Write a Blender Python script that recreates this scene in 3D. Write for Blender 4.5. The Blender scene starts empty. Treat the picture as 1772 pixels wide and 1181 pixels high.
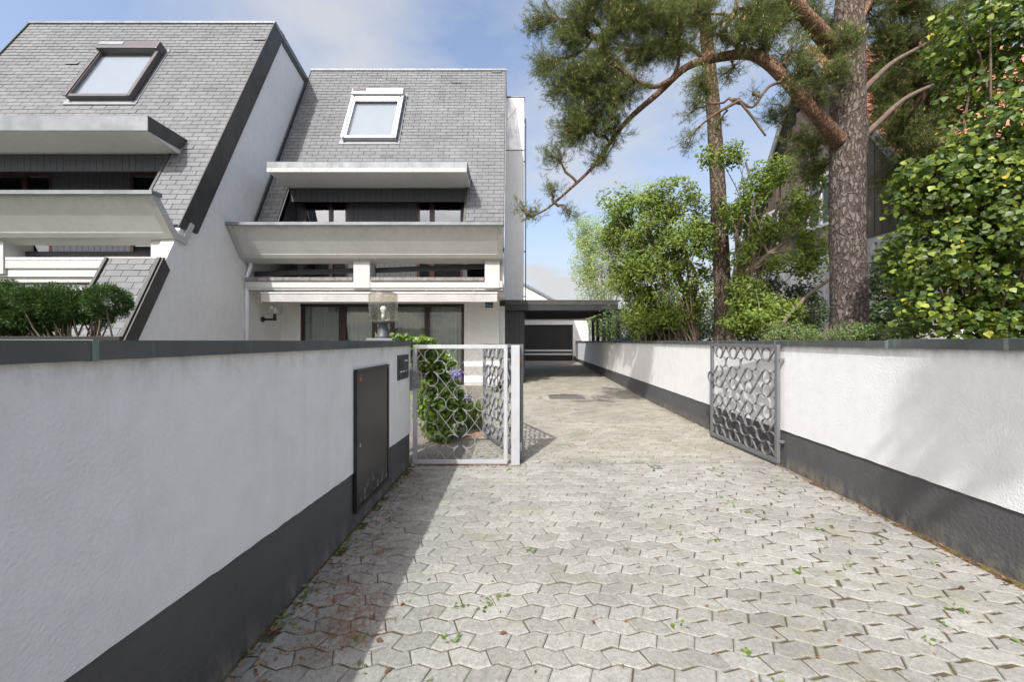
import bpy, bmesh, math, random
import numpy as np
from mathutils import Vector, Matrix, noise as mnoise

random.seed(7)
rng = np.random.default_rng(11)
S = bpy.context.scene
C = S.collection

# ------------------------------------------------------------------ camera, sky, sun, exposure
EYE = 1.45
F = 689.0                                     # focal length in photo pixels (1772 wide)
cam_d = bpy.data.cameras.new('camera'); cam = bpy.data.objects.new('camera', cam_d); C.objects.link(cam)
cam_d.sensor_width = 36.0; cam_d.lens = 36.0 * F / 1772.0
cam_d.clip_start = 0.05; cam_d.clip_end = 3000
cam.location = (0, 0, EYE); cam.rotation_euler = (math.radians(90), 0, 0)
S.camera = cam

SUN_TO = Vector((-0.55, -1.22, 1.42)).normalized()        # towards the sun
SUN_EL = math.asin(SUN_TO.z); SUN_AZ = math.atan2(SUN_TO.x, SUN_TO.y)
SKY_STRENGTH = 0.12
world = bpy.data.worlds.new('World'); S.world = world; world.use_nodes = True
wn = world.node_tree.nodes; wl = world.node_tree.links
for n in list(wn): wn.remove(n)
w_out = wn.new('ShaderNodeOutputWorld'); w_bg = wn.new('ShaderNodeBackground')
sky = wn.new('ShaderNodeTexSky'); sky.sky_type = 'NISHITA'; sky.sun_disc = False
sky.sun_elevation = SUN_EL; sky.sun_rotation = SUN_AZ
sky.air_density = 1.0; sky.dust_density = 6.5; sky.ozone_density = 1.0; sky.altitude = 500
w_bg.inputs['Strength'].default_value = SKY_STRENGTH
tc = wn.new('ShaderNodeTexCoord'); sep = wn.new('ShaderNodeSeparateXYZ')
wl.new(tc.outputs['Generated'], sep.inputs[0])
zc = wn.new('ShaderNodeMath'); zc.operation = 'MAXIMUM'; wl.new(sep.outputs['Z'], zc.inputs[0]); zc.inputs[1].default_value = 0.0
za = wn.new('ShaderNodeMath'); za.operation = 'ADD'; wl.new(zc.outputs[0], za.inputs[0]); za.inputs[1].default_value = 0.22
dx = wn.new('ShaderNodeMath'); dx.operation = 'DIVIDE'; wl.new(sep.outputs['X'], dx.inputs[0]); wl.new(za.outputs[0], dx.inputs[1])
dy = wn.new('ShaderNodeMath'); dy.operation = 'DIVIDE'; wl.new(sep.outputs['Y'], dy.inputs[0]); wl.new(za.outputs[0], dy.inputs[1])
cmb = wn.new('ShaderNodeCombineXYZ'); wl.new(dx.outputs[0], cmb.inputs[0]); wl.new(dy.outputs[0], cmb.inputs[1]); cmb.inputs[2].default_value = 3.7
cn = wn.new('ShaderNodeTexNoise'); cn.inputs['Scale'].default_value = 1.15; cn.inputs['Detail'].default_value = 7; cn.inputs['Roughness'].default_value = 0.55
cn.inputs['Distortion'].default_value = 0.3
wl.new(cmb.outputs[0], cn.inputs['Vector'])
cr = wn.new('ShaderNodeValToRGB'); cr.color_ramp.elements[0].position = 0.46; cr.color_ramp.elements[1].position = 0.66
cr.color_ramp.elements[0].color = (0, 0, 0, 1); cr.color_ramp.elements[1].color = (1, 1, 1, 1)
wl.new(cn.outputs['Fac'], cr.inputs[0])
cf = wn.new('ShaderNodeMath'); cf.operation = 'MULTIPLY_ADD'; wl.new(cr.outputs[0], cf.inputs[0]); cf.inputs[1].default_value = 0.80; cf.inputs[2].default_value = 0.0; cf.use_clamp = True
low = wn.new('ShaderNodeMapRange'); low.interpolation_type = 'SMOOTHSTEP'; low.inputs['From Min'].default_value = -0.02; low.inputs['From Max'].default_value = 0.42; low.inputs['To Min'].default_value = 0.72; low.inputs['To Max'].default_value = 0.0
wl.new(sep.outputs['Z'], low.inputs['Value']); wl.new(low.outputs[0], cf.inputs[2])   # cloud banks thicken towards the horizon all round
cm = wn.new('ShaderNodeMixRGB'); wl.new(cf.outputs[0], cm.inputs[0]); cm.inputs[2].default_value = (2.3, 2.33, 2.42, 1)
hz = wn.new('ShaderNodeMixRGB'); hz.inputs[0].default_value = 0.08; wl.new(sky.outputs[0], hz.inputs[1]); hz.inputs[2].default_value = (1.4, 1.25, 1.0, 1); wl.new(hz.outputs[0], cm.inputs[1])
wl.new(cm.outputs[0], w_bg.inputs['Color']); wl.new(w_bg.outputs[0], w_out.inputs['Surface'])

sun_d = bpy.data.lights.new('sun', 'SUN'); sun = bpy.data.objects.new('sun', sun_d); C.objects.link(sun)
sun_d.energy = 2.0; sun_d.angle = math.radians(0.6); sun_d.color = (1.0, 0.992, 0.98)
sun.rotation_euler = (-SUN_TO).to_track_quat('-Z', 'Y').to_euler()

S.view_settings.view_transform = 'Standard'; S.view_settings.look = 'None'
S.view_settings.gamma = 1.0; S.view_settings.use_curve_mapping = False
S.view_settings.exposure = 1.38
S.cycles.max_bounces = 8; S.cycles.transparent_max_bounces = 16

# ------------------------------------------------------------------ helpers
def U(px, py, D):
    """a point at depth D that the photograph shows at pixel (px, py)"""
    return Vector(((px - 886.0) / F * D, D, EYE - (py - 590.5) / F * D))

def tag(o, label=None, cat=None, group=None, kind=None):
    if label: o['label'] = label
    if cat: o['category'] = cat
    if group: o['group'] = group
    if kind: o['kind'] = kind
    return o

def thing(name, label, cat, loc=(0, 0, 0), rotz=0.0, group=None):
    o = bpy.data.objects.new(name, None); C.objects.link(o)
    o.empty_display_size = 0.1
    o.location = loc; o.rotation_euler = (0, 0, rotz)
    return tag(o, label, cat, group)

def base_loc(p):
    v = Vector((0, 0, 0))
    while p is not None:
        v += p.location; p = p.parent
    return v

def link(name, me, mat, parent=None, local=False, smooth=False):
    o = bpy.data.objects.new(name, me); C.objects.link(o)
    if mat is not None and len(me.materials) == 0: me.materials.append(mat)
    if smooth: me.polygons.foreach_set('use_smooth', [True] * len(me.polygons))
    if parent is not None:
        o.parent = parent
        if not local: o.location = -base_loc(parent)
    return o

def mesh(verts, faces):
    me = bpy.data.meshes.new('m'); me.from_pydata([tuple(v) for v in verts], [], faces); me.update(); return me

def obj(name, verts, faces, mat, parent=None, local=False, smooth=False):
    return link(name, mesh(verts, faces), mat, parent, local, smooth)

def fast_mesh(V, Fc):
    """V (n,3) float array, Fc (m,k) int array"""
    me = bpy.data.meshes.new('m'); n = len(V); m, k = Fc.shape
    me.vertices.add(n); me.vertices.foreach_set('co', np.ascontiguousarray(V, dtype=np.float32).ravel())
    me.loops.add(m * k); me.loops.foreach_set('vertex_index', np.ascontiguousarray(Fc, dtype=np.int32).ravel())
    me.polygons.add(m); me.polygons.foreach_set('loop_start', np.arange(0, m * k, k, dtype=np.int32))
    me.polygons.foreach_set('loop_total', np.full(m, k, dtype=np.int32))
    me.update(calc_edges=True); return me

BOXF = [(0, 3, 2, 1), (4, 5, 6, 7), (0, 1, 5, 4), (1, 2, 6, 5), (2, 3, 7, 6), (3, 0, 4, 7)]
def box_mesh(x0, x1, y0, y1, z0, z1, bev=0.0):
    v = [(x0, y0, z0), (x1, y0, z0), (x1, y1, z0), (x0, y1, z0), (x0, y0, z1), (x1, y0, z1), (x1, y1, z1), (x0, y1, z1)]
    if not bev: return mesh(v, BOXF)
    bm = bmesh.new(); vs = [bm.verts.new(p) for p in v]
    for f in BOXF: bm.faces.new([vs[i] for i in f])
    bmesh.ops.bevel(bm, geom=bm.edges[:], offset=bev, segments=2, affect='EDGES', profile=0.6)
    me = bpy.data.meshes.new('m'); bm.to_mesh(me); bm.free(); return me
def box(name, x0, x1, y0, y1, z0, z1, mat, parent=None, bev=0.0, local=False):
    return link(name, box_mesh(x0, x1, y0, y1, z0, z1, bev), mat, parent, local)

def prism_x(name, prof, x0, x1, mat, parent=None, x1b=None):
    """profile of (y, z) points swept along X"""
    n = len(prof); v = [(x0, p[0], p[1]) for p in prof] + [(x1, p[0], p[1]) for p in prof]
    f = [tuple(range(n)), tuple(range(2 * n - 1, n - 1, -1))] + [(i, i + n, (i + 1) % n + n, (i + 1) % n) for i in range(n)]
    o = obj(name, v, f, mat, parent); fixn(o); return o
def prism_y(name, prof, y0, y1, mat, parent=None):
    """profile of (x, z) points swept along Y"""
    n = len(prof); v = [(p[0], y0, p[1]) for p in prof] + [(p[0], y1, p[1]) for p in prof]
    f = [tuple(range(n)), tuple(range(2 * n - 1, n - 1, -1))] + [(i, i + n, (i + 1) % n + n, (i + 1) % n) for i in range(n)]
    o = obj(name, v, f, mat, parent); fixn(o); return o
def fixn(o):
    bm = bmesh.new(); bm.from_mesh(o.data); bmesh.ops.recalc_face_normals(bm, faces=bm.faces); bm.to_mesh(o.data); bm.free()

def tube_arrays(pts, rad, sides=8, cap=True):
    pts = [Vector(p) for p in pts]; V = []; Fc = []
    n = len(pts); up = Vector((0.13, 0.21, 1)).normalized()
    for i, p in enumerate(pts):
        d = (pts[min(i + 1, n - 1)] - pts[max(i - 1, 0)])
        d = d.normalized() if d.length > 1e-9 else Vector((0, 0, 1))
        a = d.cross(up)
        if a.length < 0.05: a = d.cross(Vector((1, 0.2, 0)))
        a.normalize(); b = d.cross(a)
        for k in range(sides):
            t = 2 * math.pi * k / sides
            V.append(p + (a * math.cos(t) + b * math.sin(t)) * rad[i])
    for i in range(n - 1):
        for k in range(sides):
            k2 = (k + 1) % sides
            Fc.append((i * sides + k, i * sides + k2, (i + 1) * sides + k2, (i + 1) * sides + k))
    if cap:
        Fc.append(tuple(range(sides - 1, -1, -1))); Fc.append(tuple((n - 1) * sides + k for k in range(sides)))
    return V, Fc
def tube(name, pts, rad, mat, parent=None, sides=10, local=False):
    if not hasattr(rad, '__len__'): rad = [rad] * len(pts)
    V, Fc = tube_arrays(pts, rad, sides)
    o = obj(name, V, Fc, mat, parent, local); 
    o.data.polygons.foreach_set('use_smooth', [True] * len(o.data.polygons)); return o
def tubes(name, lst, mat, parent=None, sides=5):
    V = []; Fc = []
    for pts, rad in lst:
        v, f = tube_arrays(pts, rad, sides, cap=False); b = len(V)
        V += v; Fc += [tuple(i + b for i in q) for q in f]
    o = obj(name, V, Fc, mat, parent); o.data.polygons.foreach_set('use_smooth', [True] * len(o.data.polygons)); return o

def lathe(name, prof, mat, parent=None, loc=(0, 0, 0), seg=28, local=True, smooth=True):
    V = []; Fc = []; n = len(prof)
    for k in range(seg):
        t = 2 * math.pi * k / seg
        for r, z in prof: V.append((loc[0] + r * math.cos(t), loc[1] + r * math.sin(t), loc[2] + z))
    for k in range(seg):
        k2 = (k + 1) % seg
        for i in range(n - 1): Fc.append((k * n + i, k2 * n + i, k2 * n + i + 1, k * n + i + 1))
    return obj(name, V, Fc, mat, parent, local, smooth)

# ------------------------------------------------------------------ materials
MATS = {}
def new_mat(name):
    m = bpy.data.materials.new(name); m.use_nodes = True; MATS[name] = m
    nt = m.node_tree; b = nt.nodes['Principled BSDF']; return m, nt, b
def N(nt, t, **kw):
    n = nt.nodes.new(t)
    for k, v in kw.items():
        if k.startswith('in_'): n.inputs[k[3:].replace('_', ' ')].default_value = v
        else: setattr(n, k, v)
    return n
def ramp(nt, fac, stops):
    r = nt.nodes.new('ShaderNodeValToRGB'); e = r.color_ramp.elements
    while len(e) > len(stops): e.remove(e[-1])
    while len(e) < len(stops): e.new(0.5)
    for el, (p, c) in zip(e, stops): el.position = p; el.color = (c[0], c[1], c[2], 1) if hasattr(c, '__len__') else (c, c, c, 1)
    nt.links.new(fac, r.inputs[0]); return r
def coords(nt, which='Object', scale=(1, 1, 1)):
    t = nt.nodes.new('ShaderNodeTexCoord'); mp = nt.nodes.new('ShaderNodeMapping'); mp.inputs['Scale'].default_value = scale
    if which == 'World':
        g = nt.nodes.new('ShaderNodeNewGeometry'); nt.links.new(g.outputs['Position'], mp.inputs[0])
    else: nt.links.new(t.outputs[which], mp.inputs[0])
    return mp.outputs[0]
def noise_node(nt, vec, scale, detail=4, rough=0.55):
    n = N(nt, 'ShaderNodeTexNoise'); n.inputs['Scale'].default_value = scale; n.inputs['Detail'].default_value = detail
    n.inputs['Roughness'].default_value = rough; nt.links.new(vec, n.inputs['Vector']); return n.outputs['Fac']
def mixc(nt, fac, a, b, mode='MIX'):
    m = nt.nodes.new('ShaderNodeMixRGB'); m.blend_type = mode
    for s, v in ((0, fac), (1, a), (2, b)):
        if hasattr(v, 'is_linked') or hasattr(v, 'links'): nt.links.new(v, m.inputs[s])
        elif hasattr(v, '__len__'): m.inputs[s].default_value = (v[0], v[1], v[2], 1)
        else: m.inputs[s].default_value = v if s == 0 else (v, v, v, 1)
    return m.outputs[0]
def bump(nt, b, h, strength, dist):
    bp = nt.nodes.new('ShaderNodeBump'); bp.inputs['Strength'].default_value = strength; bp.inputs['Distance'].default_value = dist
    nt.links.new(h, bp.inputs['Height'])
    prev = b.inputs['Normal'].links[0].from_socket if b.inputs['Normal'].links else None
    if prev: nt.links.new(prev, bp.inputs['Normal'])
    nt.links.new(bp.outputs[0], b.inputs['Normal'])

def simple(name, col, rough=0.6, var=0.12, scale=6.0, bmp=0.0, bscale=60, bdist=0.002, metal=0.0, spec=0.5, stretch=(1, 1, 1)):
    m, nt, b = new_mat(name); v = coords(nt, 'World', stretch)
    f = noise_node(nt, v, scale, 5)
    lo = [c * (1 - var) for c in col]; hi = [min(1, c * (1 + var)) for c in col]
    r = ramp(nt, f, [(0.3, lo), (0.7, hi)]); nt.links.new(r.outputs[0], b.inputs['Base Color'])
    b.inputs['Roughness'].default_value = rough; b.inputs['Metallic'].default_value = metal
    b.inputs['Specular IOR Level'].default_value = spec
    if bmp: bump(nt, b, noise_node(nt, v, bscale, 4), bmp, bdist)
    return m

def plaster(name, col, grain, strength, dirt=0.1, dist=0.006, soil=None):
    m, nt, b = new_mat(name); v = coords(nt, 'World')
    big = noise_node(nt, v, 0.9, 5); mid = noise_node(nt, v, 7, 5)
    c1 = ramp(nt, big, [(0.3, [c * (1 - dirt) for c in col]), (0.7, col)])
    st = ramp(nt, mid, [(0.25, 0.93), (0.6, 1.0)])
    vs = coords(nt, 'World', (5, 5, 0.35)); streak = ramp(nt, noise_node(nt, vs, 1.6, 5, 0.6), [(0.3, 0.965), (0.55, 1.0)])
    c2 = mixc(nt, 1.0, c1.outputs[0], st.outputs[0], 'MULTIPLY'); c3 = mixc(nt, 1.0, c2, streak.outputs[0], 'MULTIPLY')
    if soil:
        za, zb, scol, amt = soil; sx = N(nt, 'ShaderNodeSeparateXYZ'); nt.links.new(v, sx.inputs[0])
        mr = N(nt, 'ShaderNodeMapRange'); mr.inputs['From Min'].default_value = za; mr.inputs['From Max'].default_value = zb; nt.links.new(sx.outputs['Z'], mr.inputs['Value'])
        sn = ramp(nt, noise_node(nt, coords(nt, 'World', (3, 3, 1.2)), 3.2, 7, 0.72), [(0.42, 0.0), (0.66, amt)]).outputs[0]
        k = N(nt, 'ShaderNodeMath', operation='MULTIPLY'); nt.links.new(mr.outputs[0], k.inputs[0]); nt.links.new(sn, k.inputs[1]); c3 = mixc(nt, k.outputs[0], c3, scol)
    nt.links.new(c3, b.inputs['Base Color']); b.inputs['Roughness'].default_value = 0.92; b.inputs['Specular IOR Level'].default_value = 0.2
    n1 = noise_node(nt, v, grain, 3, 0.5); bump(nt, b, ramp(nt, n1, [(0.35, 0.0), (0.65, 1.0)]).outputs[0], strength, dist)
    n2 = noise_node(nt, v, 14, 3, 0.6); bump(nt, b, n2, strength * 0.35, dist * 1.5)
    return m

M_wall = plaster('white_wall_plaster', (0.81, 0.80, 0.785), 75, 0.3, 0.05, soil=(1.26, 1.39, (0.34, 0.32, 0.28), 0.6))
M_house = plaster('house_plaster', (0.80, 0.79, 0.77), 24, 0.3, 0.06, dist=0.010)
M_plinth = plaster('dark_plinth_paint', (0.115, 0.112, 0.113), 42, 0.3, 0.2, soil=(0.16, 0.0, (0.30, 0.26, 0.20), 0.8))
M_concrete_w = plaster('painted_concrete', (0.54, 0.533, 0.515), 40, 0.15, 0.12, soil=(4.15, 4.5, (0.30, 0.29, 0.26), 0.45))
M_concrete_g = plaster('grey_concrete_edge', (0.47, 0.46, 0.43), 40, 0.15, 0.15)
M_soffit = plaster('soffit_paint', (0.70, 0.69, 0.665), 40, 0.1, 0.08)

def zinc(name, col, rough=0.45, metal=0.55, green=0.0):
    m, nt, b = new_mat(name); v = coords(nt, 'World'); vs = coords(nt, 'World', (6, 6, 0.8))
    f = noise_node(nt, v, 3.0, 6); g = noise_node(nt, vs, 3, 5)
    c = ramp(nt, f, [(0.3, [x * 0.78 for x in col]), (0.7, [x * 1.2 for x in col])]).outputs[0]
    if green:
        gm = ramp(nt, g, [(0.60, 0.0), (0.78, green)]).outputs[0]; c = mixc(nt, gm, c, (0.22, 0.34, 0.28))
    nt.links.new(c, b.inputs['Base Color']); b.inputs['Metallic'].default_value = metal
    rr = ramp(nt, g, [(0.3, rough - 0.08), (0.7, rough + 0.15)]); nt.links.new(rr.outputs[0], b.inputs['Roughness'])
    bump(nt, b, noise_node(nt, v, 4, 2), 0.15, 0.01); return m
M_cap = zinc('patinated_cap', (0.10, 0.108, 0.108), 0.55, 0.3, 0.5)
M_patina = zinc('green_patina_seam', (0.15, 0.20, 0.175), 0.7, 0.1)
M_zinc = zinc('zinc_sheet', (0.20, 0.212, 0.225), 0.5, 0.4, 0.15)
M_zinc_l = zinc('bright_zinc', (0.42, 0.43, 0.43), 0.35, 0.85)
M_trim = zinc('dark_trim_sheet', (0.062, 0.060, 0.055), 0.5, 0.25)
M_steel = simple('galvanised_grey_paint', (0.45, 0.46, 0.475), 0.45, 0.12, 12, 0.1, 60, 0.001, 0.25)
M_steel_d = simple('dark_galvanised', (0.20, 0.205, 0.215), 0.45, 0.15, 14, 0.1, 60, 0.001, 0.35)
M_black = simple('black_timber_paint', (0.022, 0.023, 0.028), 0.5, 0.25, 4, 0.25, 25, 0.002, stretch=(1, 1, 0.15))
M_blackm = simple('black_door_metal', (0.017, 0.017, 0.017), 0.38, 0.3, 5, 0.05, 20)
M_cladding = simple('anthracite_boards', (0.05, 0.052, 0.06), 0.6, 0.22, 6, 0.3, 30, 0.002, stretch=(3, 3, 0.2))
M_rail = simple('charred_rail_timber', (0.04, 0.04, 0.044), 0.6, 0.35, 8, 0.5, 18, 0.006, stretch=(0.3, 2, 2))
M_frame = simple('brown_window_frame', (0.035, 0.014, 0.012), 0.35, 0.2, 5)
M_redframe = simple('redbrown_door_frame', (0.15, 0.035, 0.025), 0.4, 0.2, 5)
M_interior = simple('dim_interior', (0.05, 0.05, 0.05), 0.9)
M_curtain = simple('pale_curtain', (0.40, 0.41, 0.38), 0.9, 0.08, 3)
M_blind = simple('pale_blind', (0.24, 0.265, 0.29), 0.8, 0.03, 3)
M_white = simple('white_paint', (0.62, 0.62, 0.61), 0.5, 0.05, 3)
M_whitepipe = simple('white_downpipe', (0.72, 0.73, 0.74), 0.4, 0.05, 3)
M_fabric = simple('awning_fabric', (0.40, 0.385, 0.37), 0.9, 0.08, 5, 0.2, 6, 0.01)
M_ledge = simple('ledge_tile', (0.20, 0.185, 0.175), 0.55, 0.3, 9, 0.1)
M_whitetile = simple('white_ledge_tile', (0.60, 0.60, 0.59), 0.3, 0.06, 4)
M_alu = simple('aluminium_profile', (0.52, 0.52, 0.53), 0.4, 0.06, 4, metal=0.5)
M_browngrey = simple('brown_grey_metal', (0.105, 0.09, 0.09), 0.4, 0.1, 5, metal=0.3)
M_blue = simple('blue_enamel', (0.012, 0.04, 0.10), 0.3, 0.05)
M_letter = simple('white_enamel', (0.8, 0.8, 0.78), 0.4, 0.03)
M_red = simple('red_sticker', (0.65, 0.03, 0.03), 0.4, 0.05)
M_bulb = simple('opal_bulb', (0.85, 0.85, 0.83), 0.3, 0.02)
M_bluep = simple('blue_plastic', (0.02, 0.09, 0.30), 0.5, 0.1)
M_wood = simple('weathered_plank', (0.30, 0.17, 0.09), 0.8, 0.25, 9, 0.3, 30, 0.002)
M_rust = simple('rusty_hinge', (0.22, 0.12, 0.08), 0.8, 0.35, 40)

def schlick(nt, f0):
    lw = N(nt, 'ShaderNodeLayerWeight'); lw.inputs['Blend'].default_value = 0.5
    p = N(nt, 'ShaderNodeMath', operation='POWER'); nt.links.new(lw.outputs['Facing'], p.inputs[0]); p.inputs[1].default_value = 5.0
    q = N(nt, 'ShaderNodeMath', operation='MULTIPLY_ADD'); nt.links.new(p.outputs[0], q.inputs[0]); q.inputs[1].default_value = 1 - f0; q.inputs[2].default_value = f0
    return q.outputs[0]
def glass(name, tint, f0, rough=0.01):
    m, nt, b = new_mat(name); nt.nodes.remove(b); out = nt.nodes['Material Output']
    tr = N(nt, 'ShaderNodeBsdfTransparent'); tr.inputs[0].default_value = (*tint, 1)
    gl = N(nt, 'ShaderNodeBsdfGlossy'); gl.inputs['Roughness'].default_value = rough; gl.inputs[0].default_value = (0.95, 0.97, 1, 1)
    mx = N(nt, 'ShaderNodeMixShader'); nt.links.new(schlick(nt, f0), mx.inputs[0]); nt.links.new(tr.outputs[0], mx.inputs[1]); nt.links.new(gl.outputs[0], mx.inputs[2])
    nt.links.new(mx.outputs[0], out.inputs['Surface']); return m
M_glass = glass('window_glass', (0.80, 0.86, 0.84), 0.10)
M_glass_up = glass('upper_window_glass', (0.60, 0.65, 0.65), 0.24)
M_glass_sky = glass('skylight_glass', (0.95, 0.97, 0.97), 0.14)
M_clear = glass('clear_globe_glass', (0.94, 0.94, 0.92), 0.12)
def seeded_glass():
    m, nt, b = new_mat('seeded_lamp_glass'); nt.nodes.remove(b); out = nt.nodes['Material Output']
    v = coords(nt, 'World'); vo = N(nt, 'ShaderNodeTexVoronoi'); vo.inputs['Scale'].default_value = 60; nt.links.new(v, vo.inputs['Vector'])
    r = ramp(nt, vo.outputs['Distance'], [(0.12, 1.0), (0.42, 0.0)])
    tr = N(nt, 'ShaderNodeBsdfTransparent'); tr.inputs[0].default_value = (0.86, 0.84, 0.76, 1)
    tl = N(nt, 'ShaderNodeBsdfTranslucent'); tl.inputs[0].default_value = (0.60, 0.59, 0.53, 1)
    gl = N(nt, 'ShaderNodeBsdfGlossy'); gl.inputs['Roughness'].default_value = 0.08
    bp = N(nt, 'ShaderNodeBump'); bp.inputs['Strength'].default_value = 0.5; bp.inputs['Distance'].default_value = 0.004; nt.links.new(vo.outputs['Distance'], bp.inputs['Height'])
    nt.links.new(bp.outputs[0], gl.inputs['Normal'])
    f = N(nt, 'ShaderNodeMath', operation='MULTIPLY_ADD'); nt.links.new(r.outputs[0], f.inputs[0]); f.inputs[1].default_value = 0.55; f.inputs[2].default_value = 0.12
    m1 = N(nt, 'ShaderNodeMixShader'); nt.links.new(f.outputs[0], m1.inputs[0]); nt.links.new(tr.outputs[0], m1.inputs[1]); nt.links.new(tl.outputs[0], m1.inputs[2])
    m2 = N(nt, 'ShaderNodeMixShader'); nt.links.new(schlick(nt, 0.06), m2.inputs[0]); nt.links.new(m1.outputs[0], m2.inputs[1]); nt.links.new(gl.outputs[0], m2.inputs[2])
    nt.links.new(m2.outputs[0], out.inputs['Surface']); return m
M_seeded = seeded_glass()

def per_piece(nt):
    """0..1 value that differs from piece to piece, for pieces in one mesh and for single objects alike"""
    g = N(nt, 'ShaderNodeNewGeometry'); oi = N(nt, 'ShaderNodeObjectInfo')
    a = N(nt, 'ShaderNodeMath', operation='ADD'); nt.links.new(g.outputs['Random Per Island'], a.inputs[0]); nt.links.new(oi.outputs['Random'], a.inputs[1])
    f = N(nt, 'ShaderNodeMath', operation='FRACT'); nt.links.new(a.outputs[0], f.inputs[0]); return f.outputs[0]

def paver_mat():
    m, nt, b = new_mat('concrete_paver'); v = coords(nt, 'World')
    pp = per_piece(nt)
    base = ramp(nt, pp, [(0.0, (0.268, 0.261, 0.234)), (0.5, (0.312, 0.304, 0.275)), (1.0, (0.35, 0.342, 0.31))]).outputs[0]
    sp = ramp(nt, noise_node(nt, v, 85, 5, 0.85), [(0.30, 0.38), (0.44, 0.90), (0.58, 1.04), (0.72, 1.38)]).outputs[0]
    mid = ramp(nt, noise_node(nt, v, 38, 4, 0.6), [(0.3, 0.80), (0.6, 1.04)]).outputs[0]
    big = ramp(nt, noise_node(nt, v, 0.8, 5, 0.6), [(0.32, 0.80), (0.55, 1.0)]).outputs[0]
    c = mixc(nt, 1, base, sp, 'MULTIPLY'); c = mixc(nt, 1, c, mid, 'MULTIPLY'); c = mixc(nt, 1, c, big, 'MULTIPLY')
    # sandy soiling of the inner drive (older part behind the gate)
    sx = N(nt, 'ShaderNodeSeparateXYZ'); nt.links.new(v, sx.inputs[0])
    pass
    mr = N(nt, 'ShaderNodeMapRange'); mr.inputs['From Min'].default_value = 4.4; mr.inputs['From Max'].default_value = 5.2; nt.links.new(sx.outputs['Y'], mr.inputs['Value'])
    sand = mixc(nt, 1, c, (1.0, 0.975, 0.92), 'MULTIPLY')
    c = mixc(nt, mr.outputs[0], c, sand)
    mossy = ramp(nt, noise_node(nt, v, 2.3, 6, 0.65), [(0.54, 0.0), (0.72, 0.55)]).outputs[0]
    c = mixc(nt, mossy, c, (0.19, 0.18, 0.10))
    nt.links.new(c, b.inputs['Base Color']); b.inputs['Roughness'].default_value = 0.95; b.inputs['Specular IOR Level'].default_value = 0.15
    bump(nt, b, noise_node(nt, v, 240, 2), 0.35, 0.002); return m
M_paver = paver_mat()
def joint_mat():
    m, nt, b = new_mat('joint_sand_and_moss'); v = coords(nt, 'World')
    c = ramp(nt, noise_node(nt, v, 9, 6, 0.7), [(0.30, (0.06, 0.05, 0.038)), (0.52, (0.10, 0.08, 0.055)), (0.60, (0.12, 0.115, 0.04)), (0.66, (0.15, 0.10, 0.06))]).outputs[0]
    nt.links.new(c, b.inputs['Base Color']); b.inputs['Roughness'].default_value = 1; b.inputs['Specular IOR Level'].default_value = 0.1
    bump(nt, b, noise_node(nt, v, 120, 3), 0.8, 0.006); return m
M_joint = joint_mat()
def aggregate():
    m, nt, b = new_mat('exposed_aggregate'); v = coords(nt, 'World')
    vo = N(nt, 'ShaderNodeTexVoronoi'); vo.inputs['Scale'].default_value = 70; nt.links.new(v, vo.inputs['Vector'])
    c = ramp(nt, vo.outputs['Distance'], [(0.1, (0.36, 0.33, 0.28)), (0.6, (0.13, 0.115, 0.095))]).outputs[0]
    big = ramp(nt, noise_node(nt, v, 1.5, 5), [(0.3, 0.65), (0.65, 1.05)]).outputs[0]
    c = mixc(nt, 1, c, big, 'MULTIPLY'); nt.links.new(c, b.inputs['Base Color']); b.inputs['Roughness'].default_value = 0.95
    bump(nt, b, vo.outputs['Distance'], 0.6, 0.006); return m
M_aggregate = aggregate()
M_soil = simple('garden_soil', (0.055, 0.042, 0.028), 1.0, 0.4, 6, 0.8, 40, 0.02)
M_lawn = simple('lawn_ground', (0.05, 0.075, 0.022), 1.0, 0.4, 4, 0.9, 60, 0.03)
M_asphalt = simple('street_asphalt', (0.055, 0.055, 0.056), 0.95, 0.2, 5, 0.5, 150, 0.004)

def shingle_mat():
    m, nt, b = new_mat('mineral_shingle'); v = coords(nt, 'World')
    pp = per_piece(nt)
    base = ramp(nt, pp, [(0.0, (0.162, 0.165, 0.168)), (0.5, (0.175, 0.178, 0.182)), (0.95, (0.19, 0.193, 0.197)), (1.0, (0.13, 0.13, 0.13))]).outputs[0]
    sp = ramp(nt, noise_node(nt, v, 130, 3, 0.7), [(0.3, 0.75), (0.7, 1.2)]).outputs[0]
    big = ramp(nt, noise_node(nt, v, 0.7, 6, 0.65), [(0.30, 0.88), (0.6, 1.04)]).outputs[0]
    vs = coords(nt, 'World', (3.0, 0.5, 0.3)); st = ramp(nt, noise_node(nt, vs, 1.5, 5, 0.65), [(0.3, 0.9), (0.6, 1.03)]).outputs[0]
    c = mixc(nt, 1, base, sp, 'MULTIPLY'); c = mixc(nt, 1, c, big, 'MULTIPLY'); c = mixc(nt, 1, c, st, 'MULTIPLY')
    nt.links.new(c, b.inputs['Base Color']); b.inputs['Roughness'].default_value = 0.9; b.inputs['Specular IOR Level'].default_value = 0.25
    bump(nt, b, noise_node(nt, v, 160, 2), 0.3, 0.002); return m
M_shingle = shingle_mat()
M_felt = simple('roof_felt_below', (0.03, 0.03, 0.03), 1.0, 0.2, 8)
M_tile_red = simple('red_clay_tile', (0.40, 0.17, 0.11), 0.85, 0.25, 5, 0.2, 40, 0.003)
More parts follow.
